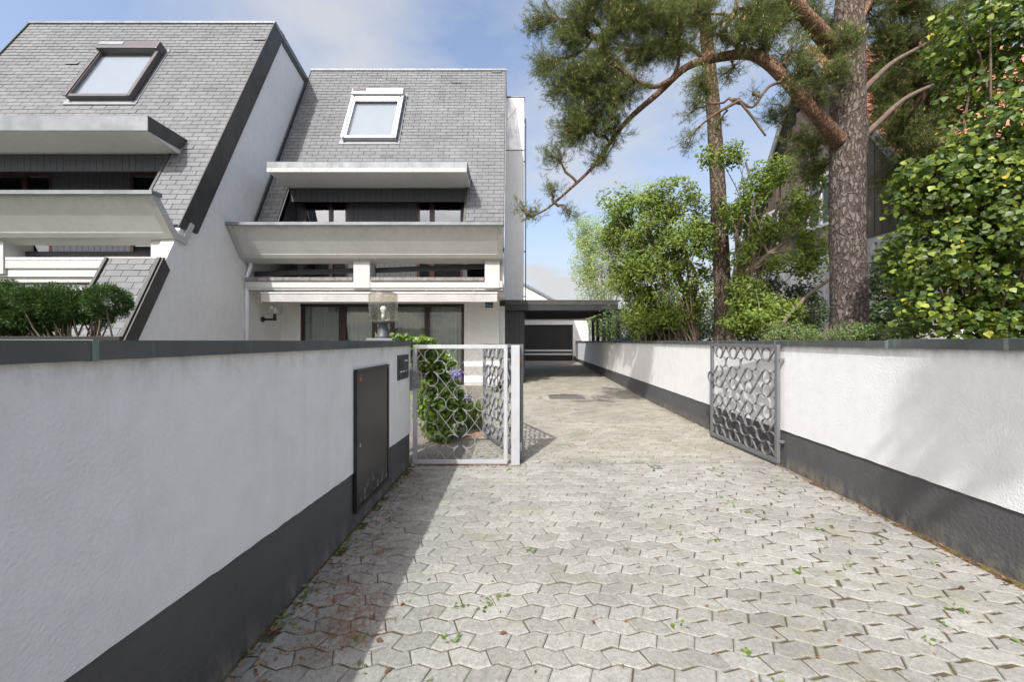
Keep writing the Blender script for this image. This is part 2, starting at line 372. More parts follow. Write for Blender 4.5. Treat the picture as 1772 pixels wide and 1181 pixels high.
def board_mat(name, c0, c1):
    m, nt, b = new_mat(name); pp = per_piece(nt); v = coords(nt, 'World', (6, 6, 0.25))
    base = ramp(nt, pp, [(0.0, c0), (1.0, c1)]).outputs[0]
    g = ramp(nt, noise_node(nt, v, 4, 6, 0.65), [(0.3, 0.65), (0.7, 1.2)]).outputs[0]
    nt.links.new(mixc(nt, 1, base, g, 'MULTIPLY'), b.inputs['Base Color']); b.inputs['Roughness'].default_value = 0.85
    bump(nt, b, noise_node(nt, v, 12, 3), 0.3, 0.003); return m
M_larch = board_mat('weathered_larch_board', (0.11, 0.08, 0.058), (0.19, 0.152, 0.12))
M_larch_o = board_mat('orange_larch_board', (0.26, 0.11, 0.045), (0.31, 0.145, 0.065))

def bark(name, low, high, z0, z1, depth, sc):
    m, nt, b = new_mat(name); w = coords(nt, 'World')
    n3 = N(nt, 'ShaderNodeTexNoise'); n3.inputs['Scale'].default_value = 7; n3.inputs['Detail'].default_value = 4; nt.links.new(w, n3.inputs['Vector'])
    sc3 = N(nt, 'ShaderNodeVectorMath', operation='SCALE'); sc3.inputs['Scale'].default_value = 0.16; nt.links.new(n3.outputs['Color'], sc3.inputs[0])
    ad3 = N(nt, 'ShaderNodeVectorMath', operation='ADD'); nt.links.new(w, ad3.inputs[0]); nt.links.new(sc3.outputs[0], ad3.inputs[1])
    mp = N(nt, 'ShaderNodeMapping'); mp.inputs['Scale'].default_value = (1, 1, 0.30); nt.links.new(ad3.outputs[0], mp.inputs[0])
    vo = N(nt, 'ShaderNodeTexVoronoi', feature='DISTANCE_TO_EDGE'); vo.inputs['Scale'].default_value = sc; nt.links.new(mp.outputs[0], vo.inputs['Vector'])
    vf = N(nt, 'ShaderNodeTexVoronoi', feature='F1'); vf.inputs['Scale'].default_value = sc * 2.6; nt.links.new(mp.outputs[0], vf.inputs['Vector'])
    sx = N(nt, 'ShaderNodeSeparateXYZ'); nt.links.new(w, sx.inputs[0])
    mr = N(nt, 'ShaderNodeMapRange'); mr.inputs['From Min'].default_value = z0; mr.inputs['From Max'].default_value = z1; nt.links.new(sx.outputs['Z'], mr.inputs['Value'])
    nz = noise_node(nt, w, 6, 5); sh = N(nt, 'ShaderNodeMath', operation='MULTIPLY_ADD'); nt.links.new(nz, sh.inputs[0]); sh.inputs[1].default_value = 1.2; sh.inputs[2].default_value = -0.6
    ad = N(nt, 'ShaderNodeMath', operation='ADD', use_clamp=True); nt.links.new(mr.outputs[0], ad.inputs[0]); nt.links.new(sh.outputs[0], ad.inputs[1])
    tone = mixc(nt, ad.outputs[0], low, high)
    tone = mixc(nt, 1, tone, ramp(nt, vf.outputs['Color'], [(0.2, 0.82), (0.8, 1.15)]).outputs[0], 'MULTIPLY')
    tone = mixc(nt, 1, tone, ramp(nt, noise_node(nt, coords(nt, 'World', (1, 1, 0.4)), 34, 5, 0.7), [(0.3, 0.55), (0.7, 1.3)]).outputs[0], 'MULTIPLY')
    jit = N(nt, 'ShaderNodeMath', operation='MULTIPLY_ADD'); nt.links.new(noise_node(nt, w, 28, 4, 0.7), jit.inputs[0]); jit.inputs[1].default_value = -0.13; nt.links.new(vo.outputs['Distance'], jit.inputs[2])
    pl = ramp(nt, jit.outputs[0], [(-0.12 + 0.12, 0.0), (0.10, 1.0)]).outputs[0]
    c = mixc(nt, pl, mixc(nt, 1, tone, (depth, depth * 0.92, depth * 0.88), 'MULTIPLY'), tone); nt.links.new(c, b.inputs['Base Color'])
    b.inputs['Roughness'].default_value = 0.95; b.inputs['Specular IOR Level'].default_value = 0.15
    bump(nt, b, pl, 0.9, 0.03); bump(nt, b, vf.outputs['Distance'], 0.5, 0.012); bump(nt, b, noise_node(nt, w, 55, 4), 0.5, 0.006); return m
M_bark = bark('pine_bark', (0.165, 0.142, 0.128), (0.23, 0.17, 0.135), 3.5, 9.0, 0.52, 18)
M_limb = bark('orange_limb_bark', (0.24, 0.16, 0.115), (0.29, 0.18, 0.12), 3.0, 6.0, 0.7, 22)
M_bark2 = bark('slender_pine_bark', (0.17, 0.135, 0.105), (0.32, 0.17, 0.10), 6.5, 9.5, 0.5, 18)
M_twig = simple('grey_brown_twig', (0.12, 0.085, 0.06), 0.9, 0.3, 14, 0.5, 40, 0.004)
M_twig_o = simple('pine_twig', (0.14, 0.085, 0.05), 0.9, 0.3, 14)
M_stemg = simple('lilac_stem', (0.17, 0.135, 0.095), 0.9, 0.3, 12, 0.5, 30, 0.005)

def leaf_mat(name, stops, gloss=0.35, trans=0.35, spec=0.5, tcol=None):
    m, nt, b = new_mat(name); out = nt.nodes['Material Output']
    pp = per_piece(nt); c = ramp(nt, pp, stops).outputs[0]
    v = coords(nt, 'World'); big = ramp(nt, noise_node(nt, v, 1.3, 3), [(0.3, 0.8), (0.7, 1.15)]).outputs[0]
    c = mixc(nt, 1, c, big, 'MULTIPLY')
    nt.links.new(c, b.inputs['Base Color']); b.inputs['Roughness'].default_value = gloss; b.inputs['Specular IOR Level'].default_value = spec
    tl = N(nt, 'ShaderNodeBsdfTranslucent')
    tc2 = mixc(nt, 1, c, tcol or (1.6, 1.7, 0.8), 'MULTIPLY'); nt.links.new(tc2, tl.inputs[0])
    mx = N(nt, 'ShaderNodeMixShader'); mx.inputs[0].default_value = trans
    nt.links.new(b.outputs[0], mx.inputs[1]); nt.links.new(tl.outputs[0], mx.inputs[2]); nt.links.new(mx.outputs[0], out.inputs['Surface']); return m
M_needle = leaf_mat('pine_needles', [(0, (0.06, 0.085, 0.03)), (0.6, (0.12, 0.15, 0.05)), (1, (0.21, 0.23, 0.08))], 0.6, 0.3, 0.2)
M_bud = leaf_mat('pine_buds', [(0, (0.42, 0.28, 0.13)), (1, (0.55, 0.40, 0.20))], 0.7, 0.2)
M_lilac = leaf_mat('lilac_leaves', [(0, (0.11, 0.16, 0.03)), (0.6, (0.18, 0.245, 0.045)), (1, (0.27, 0.33, 0.075))], 0.55, 0.42, 0.3)
M_lilac_l = leaf_mat('young_birch_leaves', [(0, (0.24, 0.30, 0.12)), (1, (0.38, 0.44, 0.20))], 0.5, 0.45)
M_flower = leaf_mat('lilac_blossom', [(0, (0.28, 0.20, 0.38)), (1, (0.46, 0.38, 0.56))], 0.8, 0.3, 0.3, (1, 1, 1))
M_violet = leaf_mat('violet_petal', [(0, (0.05, 0.02, 0.28)), (1, (0.12, 0.05, 0.42))], 0.6, 0.3, 0.3, (1, 1, 1))
M_ivy = leaf_mat('ivy_leaves', [(0, (0.035, 0.065, 0.014)), (0.45, (0.075, 0.12, 0.022)), (0.8, (0.16, 0.22, 0.032)), (0.985, (0.27, 0.33, 0.05)), (1, (0.50, 0.38, 0.05))], 0.42, 0.3, 0.35)
M_ivy_y = leaf_mat('bright_ivy_leaves', [(0, (0.05, 0.10, 0.018)), (0.5, (0.12, 0.20, 0.03)), (1, (0.24, 0.33, 0.05))], 0.35, 0.35, 0.4)
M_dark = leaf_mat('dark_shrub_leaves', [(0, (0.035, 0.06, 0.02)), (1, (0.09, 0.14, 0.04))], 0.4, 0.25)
M_low = leaf_mat('low_shrub_leaves', [(0, (0.06, 0.11, 0.028)), (0.7, (0.13, 0.19, 0.045)), (1, (0.21, 0.26, 0.06))], 0.45, 0.35)
M_conifer = leaf_mat('clipped_conifer_scales', [(0, (0.025, 0.06, 0.018)), (1, (0.085, 0.15, 0.04))], 0.6, 0.15, 0.3)
M_weed = leaf_mat('weed_leaves', [(0, (0.09, 0.15, 0.03)), (1, (0.20, 0.27, 0.05))], 0.5, 0.35)
M_litter = leaf_mat('dry_litter', [(0, (0.14, 0.07, 0.035)), (0.5, (0.24, 0.12, 0.06)), (1, (0.33, 0.20, 0.10))], 0.9, 0.1, 0.2, (1, 1, 1))

# ------------------------------------------------------------------ ground, drive and paving
def zg(y): return max(0.0, y - 10.0) * 0.018
def xl(y): return -1.254 + 0.0149 * y          # driveway face of the left wall
def xr(y): return 2.95 + 0.037 * y             # driveway face of the right wall
YG = 4.64                                       # plane of the gates

g = obj('ground', [(-400, -400, -0.12), (400, -400, -0.12), (400, 600, -0.12), (-400, 600, -0.12)], [(0, 1, 2, 3)], M_lawn); tag(g, 'green lawn ground reaching out behind the houses', 'ground', kind='structure')
g = obj('street', [(-60, -16, -0.02), (60, -16, -0.02), (60, -1.6, -0.02), (-60, -1.6, -0.02)], [(0, 1, 2, 3)], M_asphalt); tag(g, 'grey asphalt street in front of the driveway', 'street', kind='structure')
g = obj('terrace', [(-7.5, YG + 0.02, 0.006), (-0.50, YG + 0.02, 0.006), (-0.50, 13.0, 0.006), (-7.5, 13.0, 0.006)], [(0, 1, 2, 3)], M_aggregate); tag(g, 'brown exposed aggregate terrace behind the garden gate', 'terrace', kind='structure')
ys = [-1.6, YG, YG + 0.001] + [5 + i for i in range(21)]
V = []; 
for y in ys:
    V.append((xl(y) - 0.02 if y <= YG else (-0.52 if y < 11 else -0.3), y, zg(y) + 0.0005)); V.append((xr(y) + 0.02, y, zg(y) + 0.0005))
drive = obj('driveway', V, [(2 * i, 2 * i + 1, 2 * i + 3, 2 * i + 2) for i in range(len(ys) - 1)], M_joint)
tag(drive, 'driveway of pale interlocking zigzag concrete pavers between white walls', 'driveway', kind='structure')
# garden beds behind the right wall, a soil strip behind the left wall
V = []
for y in (-2.0, 26.0): V += [(xr(y) + 0.10, y, 0.95), (xr(y) + 14, y, 0.95)]
g = obj('garden_bed', V, [(0, 1, 3, 2)], M_soil); tag(g, 'dark raised garden bed behind the right wall', 'garden bed', kind='structure')

PW, PP, PA = 0.178, 0.1015, 0.036               # paver length, row pitch, zigzag depth
def zig(t):                                     # boundary height of the zigzag at t (in paver lengths), peak at 0
    t = t % 1.0
    return PA * (0.5 - 2 * t) if t < 0.5 else PA * (-0.5 + 2 * (t - 0.5))
def paver_poly(kind, gap):
    c = 0.25 if kind == 0 else 0.75
    d = 0.09 if kind == 0 else -0.09
    def edge(off, n0, n1):
        a, b = c + off, c + off + 1.0
        ts = sorted({a, b} | {k * 0.5 for k in range(0, 6) if a < k * 0.5 < b}); return [(t * PW, zig(t)) for t in ts]
    top = [(x, z + PP / 2) for x, z in edge(d, 0, 0)]; bot = [(x, z - PP / 2) for x, z in edge(-d, 0, 0)]
    P = bot + top[::-1]
    cx = sum(p[0] for p in P) / len(P); cy = sum(p[1] for p in P) / len(P)
    sx, sy = 1 - gap * 0.7 / PW, 1 - gap * 1.5 / PP
    return [((x - cx) * sx, (y - cy) * sy) for x, y in P], cx
def paver_arrays(kind, gap, lod=0):
    P, cx = paver_poly(kind, gap); n = len(P); b = 0.005
    V = []; Fc = []
    if lod == 0:
        sx = 1 - 2 * b / PW; sy = 1 - 2 * b / PP
        V += [(x * sx, y * sy, 0.004) for x, y in P] + [(x, y, 0.0) for x, y in P] + [(x, y, -0.02) for x, y in P]
        Fc.append(tuple(range(n)))
        for i in range(n):
            j = (i + 1) % n; Fc.append((i, n + i, n + j, j)); Fc.append((n + i, 2 * n + i, 2 * n + j, n + j))
    else:
        V += [(x, y, 0.003) for x, y in P] + [(x, y, -0.02) for x, y in P]; Fc.append(tuple(range(n)))
        for i in range(n): j = (i + 1) % n; Fc.append((i, n + i, n + j, j))
    return V, Fc, cx
def warp(x, y):
    """the apron's rows bow towards the street on its right-hand side"""
    if y > YG + 0.6: return x, y, 0.0
    u = max(0.0, x - 0.5)
    if u < 1.0: return x, y - 0.0825 * u * u, -0.165 * u
    return x, y - 0.0825 - 0.165 * (u - 1.0), -0.165
stones = []
for r in range(-2, 240):
    kind = r % 2; y0 = 0.9 + r * PP
    for k in [(q, z_) for q in range(-14, 34) for z_ in (True, False)]:
        k, apron = k
        x0 = k * PW + (0.25 if kind == 0 else 0.75) * PW + PW * 0.5 - 0.06
        if apron:
            x, y, a = warp(x0, y0)
            if y > YG + 0.02: continue
        else:
            x, y, a = x0, y0, 0.0
            if y < YG + 0.04: continue
        lo = xl(y) + 0.073 if apron else (-0.50 if y < 11 else -0.28)
        hi = xr(y) - (0.08 if apron else 0.004)
        if x + PW * 0.42 < lo or x - PW * 0.42 > hi: continue
        cut = (lo, hi, YG - 0.052 if apron else 99, -9 if apron else YG + 0.062) if (x - PW * 0.65 < lo or x + PW * 0.65 > hi or abs(y - YG) < 0.2) else None
        if y > 23.9 or y < 0.95: continue
        if not apron and 0.75 < x < 2.05 and 9.55 < y < 10.75 and ((x - 1.4) / 0.66) ** 2 + ((y - 10.15) / 0.6) ** 2 < 1: continue
        loose = min(1.0, max(0.0, (x - 0.9) / 1.4)) if apron else 0.25
        ang = a + random.gauss(0, 0.008 + 0.02 * loose); jx = random.gauss(0, 0.0012 + 0.003 * loose); jy = random.gauss(0, 0.001 + 0.0022 * loose)
        sc = 1.0 - (0.002 + 0.016 * loose) * random.uniform(0.0, 1.3)
        tz = 0.004 + random.gauss(0, 0.0012 + 0.0014 * loose); rx, ry = random.gauss(0, 0.008 + 0.01 * loose), random.gauss(0, 0.008 + 0.01 * loose)
        stones.append((y, x + jx, y + jy, kind, ang, sc, tz + zg(y), rx, ry, cut))
inview = [s for s in stones if s[9] is None and s[2] > 1.62 and abs(s[1]) / s[2] < 1.32]
inview.sort(key=lambda s: s[2]); solo = set(id(s) for s in inview[:300])
pv = [paver_arrays(0, 0.006), paver_arrays(1, 0.006), paver_arrays(0, 0.006, 1), paver_arrays(1, 0.006, 1)]
pm = [mesh(p[0], p[1]) for p in pv[:2]]
for p in pm: p.materials.append(M_paver)
BV = []; BF = []
for s in stones:
    y, X, Y, kind, ang, sc, Z, rx, ry, cut = s
    if id(s) in solo:
        o = bpy.data.objects.new('paving_stone', pm[kind]); C.objects.link(o); o.parent = drive
        o.location = (X, Y, Z); o.rotation_euler = (rx, ry, ang); o.scale = (sc, sc, 1)
        continue
    vv, ff, _ = pv[kind + (2 if Y > 7 else 0)]; b = len(BV); ca, sa = math.cos(ang), math.sin(ang)
    for px_, py_, pz_ in vv:
        qx, qy = px_ * sc, py_ * sc
        wx_, wy_ = X + qx * ca - qy * sa, Y + qx * sa + qy * ca
        if cut: wx_ = min(max(wx_, cut[0]), cut[1]); wy_ = min(max(wy_, cut[3]), cut[2])
        BV.append((wx_, wy_, Z + pz_ + qy * rx - qx * ry))
    BF += [tuple(i + b for i in q) for q in ff]
o = obj('paving_stones', BV, BF, M_paver, drive, local=True); o['kind'] = 'stuff'
# narrow edging stones along the foot of the left wall
y = 0.9
while y < YG - 0.08:
    L = random.uniform(0.085, 0.115); x = xl(y + L / 2)
    o = box('edging_stone', x + 0.006, x + 0.068, y, y + L - 0.008, -0.03, 0.002 + random.gauss(0, 0.002), M_paver, drive, 0.004); y += L
# threshold row under the gates
x = -1.16
while x < xr(YG) - 0.05:
    L = random.uniform(0.30, 0.42)
    box('threshold_stone', x, min(x + L - 0.008, xr(YG) - 0.02), YG - 0.045, YG + 0.055, -0.03, 0.006 + random.gauss(0, 0.0015), M_paver, drive, 0.004); x += L
# right-hand kerb strip at the foot of the wall (thin cut pieces)
y = 0.95
while y < YG - 0.1:
    L = random.uniform(0.2, 0.34); x = xr(y + L / 2)
    if random.random() < 0.85: box('edging_stone', x - 0.075, x - 0.012, y, y + L - 0.01, -0.03, 0.000 + random.gauss(0, 0.002), M_paver, drive, 0.004)
    y += L

# manhole with its concrete surround in the inner drive
mh = thing('manhole_cover', 'rectangular dark metal manhole cover in an oval concrete surround in the drive', 'manhole', (1.4, 10.15, zg(10.15)))
ring = [(0.64 * math.copysign(abs(math.cos(t)) ** 0.7, math.cos(t)), 0.56 * math.copysign(abs(math.sin(t)) ** 0.7, math.sin(t))) for t in [2 * math.pi * k / 40 for k in range(40)]]
obj('surround', [(x, y, 0.006) for x, y in ring] + [(x, y, -0.03) for x, y in ring], [tuple(range(40))] + [(i, 40 + i, 40 + (i + 1) % 40, (i + 1) % 40) for i in range(40)], M_paver, mh, True)
box('frame', -0.46, 0.46, -0.33, 0.33, -0.02, 0.010, M_steel_d, mh, 0.004, True)
box('lid', -0.42, 0.42, -0.29, 0.29, -0.02, 0.016, simple('cast_iron_lid', (0.11, 0.10, 0.09), 0.7, 0.3, 20, 0.6, 30, 0.01), mh, 0.004, True)
bp_ = thing('bolt_plate', 'small grey metal gate bolt plate set in the threshold paving', 'bolt plate', (1.64, YG - 0.10, 0.006))
box('plate', -0.06, 0.06, -0.05, 0.05, 0, 0.008, M_steel_d, bp_, 0.003, True)
lathe('socket', [(0.0, 0.02), (0.028, 0.02), (0.034, 0.012), (0.034, 0.006)], M_steel_d, bp_, (0, 0, 0), 16)

# ------------------------------------------------------------------ boundary walls
def strip(name, xf, y0, y1, za, zb, t0, t1, mat, parent, n=None, rag=0.0, side=1):
    """wall layer along Y: face at xf(y) + side*t0, back at xf(y) + side*t1; za, zb functions of y"""
    n = n or max(2, int((y1 - y0) / 0.05)); V = []; Fc = []
    for i in range(n + 1):
        y = y0 + (y1 - y0) * i / n; j = random.gauss(0, rag) if rag else 0
        fx, bx = xf(y) + side * t0, xf(y) + side * t1
        V += [(fx, y, za(y) + j), (fx, y, zb(y)), (bx, y, zb(y)), (bx, y, za(y) + j)]
    for i in range(n):
        for k in range(4): a, b = i * 4 + k, i * 4 + (k + 1) % 4; Fc.append((a, b, b + 4, a + 4))
    Fc += [(3, 2, 1, 0), tuple(n * 4 + k for k in range(4))]
    o = obj(name, V, Fc, mat, parent); fixn(o); return o
def lplinth(y): return 0.55 - 0.037 * max(y, 0)
lw = thing('garden_wall', 'white plastered wall with dark plinth at the left, holding a black meter door', 'wall', (xl(1.5) - 0.14, 1.5, 0))
strip('plaster', xl, -1.5, YG, lplinth, lambda y: 1.40, 0.0, 0.28, M_wall, lw, rag=0.0016, side=-1)
strip('plinth', xl, -1.5, YG - 0.004, lambda y: -0.1, lambda y: lplinth(y) + 0.012, 0.009, 0.27, M_plinth, lw, side=-1)
ycuts = [-1.5, 1.16, 3.95, YG + 0.03]
for a, b in zip(ycuts[:-1], ycuts[1:]):
    strip('cap_sheet', xl, a, b - 0.002, lambda y: 1.393, lambda y: 1.452, -0.022, 0.305, M_cap, lw, n=10, side=-1)
    if a > 0: strip('cap_seam', xl, a - 0.009, a + 0.009, lambda y: 1.391, lambda y: 1.4545, -0.0245, 0.307, M_patina, lw, n=1, side=-1)
# meter cabinet door set in the left wall
def lbox(name, y0, y1, z0, z1, t0, t1, mat, parent, bev=0.0):
    """small box on the left wall's face, t measured out of the wall"""
    V = []
    for y in (y0, y1):
        V += [(xl(y) + t0, y, z0), (xl(y) + t1, y, z0), (xl(y) + t1, y, z1), (xl(y) + t0, y, z1)]
    o = obj(name, V, [(0, 1, 2, 3), (7, 6, 5, 4), (0, 4, 5, 1), (1, 5, 6, 2), (2, 6, 7, 3), (3, 7, 4, 0)], mat, parent); fixn(o)
    if bev:
        bm = bmesh.new(); bm.from_mesh(o.data); bmesh.ops.bevel(bm, geom=bm.edges[:], offset=bev, segments=2, affect='EDGES'); bm.to_mesh(o.data); bm.free()
    return o
def scuffed():
    m, nt, b = new_mat('scuffed_black_enamel'); v = coords(nt, 'World'); sx = N(nt, 'ShaderNodeSeparateXYZ'); nt.links.new(v, sx.inputs[0])
    f = noise_node(nt, v, 17, 4, 0.6); mr = N(nt, 'ShaderNodeMapRange'); mr.inputs['From Min'].default_value = 0.38; mr.inputs['From Max'].default_value = 0.16; nt.links.new(sx.outputs['Z'], mr.inputs['Value'])
    r = ramp(nt, f, [(0.53, 0.0), (0.60, 0.7)]).outputs[0]; k = N(nt, 'ShaderNodeMath', operation='MULTIPLY'); nt.links.new(r, k.inputs[0]); nt.links.new(mr.outputs[0], k.inputs[1])
    nt.links.new(mixc(nt, k.outputs[0], (0.026, 0.025, 0.024), (0.32, 0.32, 0.31)), b.inputs['Base Color']); b.inputs['Roughness'].default_value = 0.32
    bump(nt, b, noise_node(nt, v, 3, 2), 0.1, 0.01); return m
md = lbox('meter_door', 3.07, 3.76, 0.165, 1.20, 0.004, 0.022, scuffed(), lw, 0.003)
for nm, a in (('door_frame', (3.03, 3.80, 1.20, 1.23)), ('door_frame', (3.03, 3.80, 0.13, 0.165)), ('door_frame', (3.03, 3.07, 0.165, 1.20)), ('door_frame', (3.76, 3.80, 0.165, 1.20))):
    lbox(nm, *a, 0.002, 0.027, M_blackm, lw, 0.003)
lbox('sticker', 3.10, 3.135, 1.135, 1.17, 0.022, 0.0235, M_red, lw)
lbox('lock', 3.10, 3.118, 0.62, 0.645, 0.022, 0.025, M_steel, lw)
# intercom panel beside the gate
ic = thing('intercom', 'dark flush intercom panel with white name plates by the gate', 'intercom', (xl(4.33), 4.33, 1.03))
lbox('housing', 4.13, 4.53, 1.035, 1.30, 0.001, 0.012, M_trim, ic, 0.003)
lbox('speaker_plate', 4.17, 4.33, 1.15, 1.265, 0.012, 0.016, M_blackm, ic, 0.002)
for k in range(5): lbox('speaker_slot', 4.185, 4.315, 1.165 + 0.02 * k, 1.171 + 0.02 * k, 0.016, 0.0175, M_interior, ic)
lbox('name_plate', 4.375, 4.475, 1.228, 1.24, 0.012, 0.0145, M_letter, ic)
for a in (4.20, 4.29): lbox('name_plate', a, a + 0.07, 1.115, 1.127, 0.012, 0.0145, M_letter, ic)
lbox('push_button', 4.39, 4.47, 1.108, 1.132, 0.012, 0.016, M_steel_d, ic)
lbox('mail_flap', 4.16, 4.50, 1.055, 1.095, 0.012, 0.018, M_trim, ic, 0.002)

rw = thing('boundary_wall', 'long white plastered wall with dark plinth along the right of the drive', 'wall', (xr(10) + 0.12, 10, 0))
strip('plaster', xr, -1.5, 23.95, lambda y: 0.42, lambda y: 1.40, 0.0, 0.24, M_wall, rw, rag=0.0014)
strip('plinth', xr, -1.5, 23.94, lambda y: -0.1, lambda y: 0.43, 0.010, 0.23, M_plinth, rw)
ycuts = [-1.5, 2.43, 3.24, 4.7, 6.1, 8.6, 11.4, 14.4, 17.4, 20.4, 23.97]
for a, b in zip(ycuts[:-1], ycuts[1:]):
    up = 0.012 if b < 3.3 else 0.0
    strip('cap_sheet', xr, a, b - 0.002, lambda y: 1.393, lambda y: 1.453 + up, -0.024, 0.27, M_cap, rw, n=10)
    if 0 < a < 20: strip('cap_seam', xr, a - 0.012, a + 0.012, lambda y: 1.391, lambda y: 1.4555 + up, -0.0265, 0.273, M_patina, rw, n=1)

# ------------------------------------------------------------------ gates
def ribbon(path, w, t):
    """flat bar bent along a path in the XZ plane, w deep in Y, t thick"""
    V = []; Fc = []; n = len(path)
    for i, (x, z) in enumerate(path):
        a = path[max(i - 1, 0)]; b = path[min(i + 1, n - 1)]; d = (b[0] - a[0], b[1] - a[1]); l = math.hypot(*d) or 1; nx, nz = -d[1] / l * t / 2, d[0] / l * t / 2
        V += [(x + nx, -w / 2, z + nz), (x + nx, w / 2, z + nz), (x - nx, w / 2, z - nz), (x - nx, -w / 2, z - nz)]
    for i in range(n - 1):
        for k in range(4): a, b = i * 4 + k, i * 4 + (k + 1) % 4; Fc.append((a, b, b + 4, a + 4))
    Fc += [(3, 2, 1, 0), tuple((n - 1) * 4 + k for k in range(4))]
    return V, Fc
def scroll_path(R):
    """an open ring whose two ends curl outwards; the opening faces -Z"""
    P = []
    for k in range(13):                                   # left curl
        t = k / 12.0; a = math.radians(-60 + 250 * (1 - t)); rr = 0.012 * R / 0.077 + 0.002 * t
        if k < 8: P.append((-R * 0.62 - 0.012 - rr * math.cos(a) * 1.0, -R * 0.80 - 0.004 + rr * math.sin(a)))
    for k in range(19):
        a = math.radians(226 - 272 * k / 18.0); P.append((R * math.cos(a), R * math.sin(a)))
    Q = [(-x, z) for x, z in P[:8]][::-1]
    return P + Q
def gate_fill(parent, x0, x1, z0, z1, nc, nr, w, mat):
    pw, ph = (x1 - x0) / nc, (z1 - z0) / nr; R = min(pw * 0.235, 0.078)
    V, Fc = ribbon(scroll_path(R), w, 0.004); base = mesh(V, Fc); base.materials.append(mat); fix = bmesh.new(); fix.from_mesh(base); bmesh.ops.recalc_face_normals(fix, faces=fix.faces); fix.to_mesh(base); fix.free()
    dv = ph / 2 - R; dh = pw / 2 - R
    for i in range(nc):
        for j in range(nr):
            cx, cz = x0 + (i + 0.5) * pw, z0 + (j + 0.5) * ph
            for ox, oz, a in ((0, dv, 0), (0, -dv, math.pi), (-dh, 0, -math.pi / 2), (dh, 0, math.pi / 2)):
                o = bpy.data.objects.new('scroll', base); C.objects.link(o); o.parent = parent; o.location = (cx + ox, 0, cz + oz); o.rotation_euler = (0, a, 0)
    # crossed diagonals between the four-leaf motifs
    for i in range(nc + 1):
        for j in range(nr + 1):
            cx, cz = x0 + i * pw, z0 + j * ph; lx, lz = pw / 2 - R * 0.66, ph / 2 - R * 0.80
            for sx in (-1, 1):
                for sz in (-1, 1):
                    if (i == 0 and sx < 0) or (i == nc and sx > 0) or (j == 0 and sz < 0) or (j == nr and sz > 0): continue
                    V, Fc = ribbon([(cx, cz), (cx + sx * lx, cz + sz * lz)], w * 0.8, 0.0045)
                    o = obj('diagonal_bar', V, Fc, mat, parent, True); fixn(o)
def frame_bars(parent, w, z0, z1, fw, fd, mat):
    box('frame_bar', 0, w, -fd / 2, fd / 2, z1 - fw, z1, mat, parent, 0.003, True); box('frame_bar', 0, w, -fd / 2, fd / 2, z0, z0 + fw, mat, parent, 0.003, True)
    box('frame_bar', 0, fw, -fd / 2 + 0.001, fd / 2 - 0.001, z0 + fw, z1 - fw, mat, parent, 0.003, True); box('frame_bar', w - fw, w, -fd / 2 + 0.001, fd / 2 - 0.001, z0 + fw, z1 - fw, mat, parent, 0.003, True)
def paint_mat(name, col):
    m, nt, b = new_mat(name); v = coords(nt, 'World'); f = noise_node(nt, v, 14, 4, 0.6)
    r = ramp(nt, f, [(0.72, 0.0), (0.74, 1.0)]).outputs[0]
    c = mixc(nt, r, ramp(nt, noise_node(nt, v, 5, 4), [(0.3, [x * 0.88 for x in col]), (0.7, col)]).outputs[0], (0.12, 0.12, 0.125))
    nt.links.new(c, b.inputs['Base Color']); b.inputs['Roughness'].default_value = 0.5; b.inputs['Metallic'].default_value = 0.2; return m
M_gate = paint_mat('flaking_silver_paint', (0.44, 0.45, 0.465))
M_gate_in = paint_mat('gate_scroll_paint', (0.33, 0.335, 0.34))
M_leaf = paint_mat('worn_grey_gate_paint', (0.17, 0.173, 0.18))
pg = thing('garden_gate', 'closed silver garden gate with scrolled ironwork beside the left wall', 'gate', (-1.152, YG, 0))
frame_bars(pg, 1.10, 0.02, 1.405, 0.045, 0.04, M_gate)
gate_fill(pg, 0.045, 1.055, 0.065, 1.36, 3, 3, 0.012, M_gate_in)
box('lock_case', -0.002, 0.075, -0.045, -0.021, 0.90, 1.09, M_steel_d, pg, 0.004, True)
lathe('knob', [(0.0, 0.05), (0.022, 0.048), (0.03, 0.03), (0.024, 0.012), (0.012, 0.0)], M_steel_d, pg, (0, 0, 0), 18).rotation_euler = (math.radians(90), 0, 0)
pg.children[-1].location = (0.032, -0.045, 1.04)
box('strike_plate', -0.052, -0.004, -0.03, 0.0, 0.87, 1.12, M_steel_d, pg, 0.003, True)
post = thing('gate_post', 'square silver steel post between garden gate and open drive gate', 'post', (0.04, YG + 0.02, 0))
box('shaft', -0.05, 0.05, -0.05, 0.05, 0, 1.40, M_gate, post, 0.005, True)
for z in (0.2, 1.2): lathe('hinge', [(0.0, -0.05), (0.013, -0.05), (0.013, 0.05), (0.0, 0.05)], M_rust if z > 1 else M_steel, post, (0.062, 0.03, z), 12)
def drive_leaf(label, p0, p1):
    p0, p1 = Vector(p0), Vector(p1); d = p1 - p0; L = d.length
    t = thing('drive_gate', label, 'gate', (p0.x, p0.y, 0), math.atan2(d.y, d.x), 'open leaves of the drive gate')
    frame_bars(t, L, 0.045, 1.41, 0.045, 0.04, M_leaf); gate_fill(t, 0.045, L - 0.045, 0.09, 1.365, 4, 3, 0.026, M_leaf)
    box('kick_rail', 0.0, L, -0.006, 0.006, 0.02, 0.044, M_leaf, t, 0, True)
    return t
lg = drive_leaf('open drive gate leaf of scrolled iron hinged on the post behind the garden gate', (0.118, YG + 0.07, 0), (-0.425, YG + 1.36, 0))
rg = drive_leaf('open drive gate leaf of scrolled iron folded back against the right white wall', (3.055, 4.56, 0), (2.985, 5.96, 0))
lathe('pull_knob', [(0.0, 0.04), (0.02, 0.038), (0.026, 0.02), (0.012, 0.0)], M_rust, rg, (0, 0, 0), 14).rotation_euler = (math.radians(-90), 0, 0)
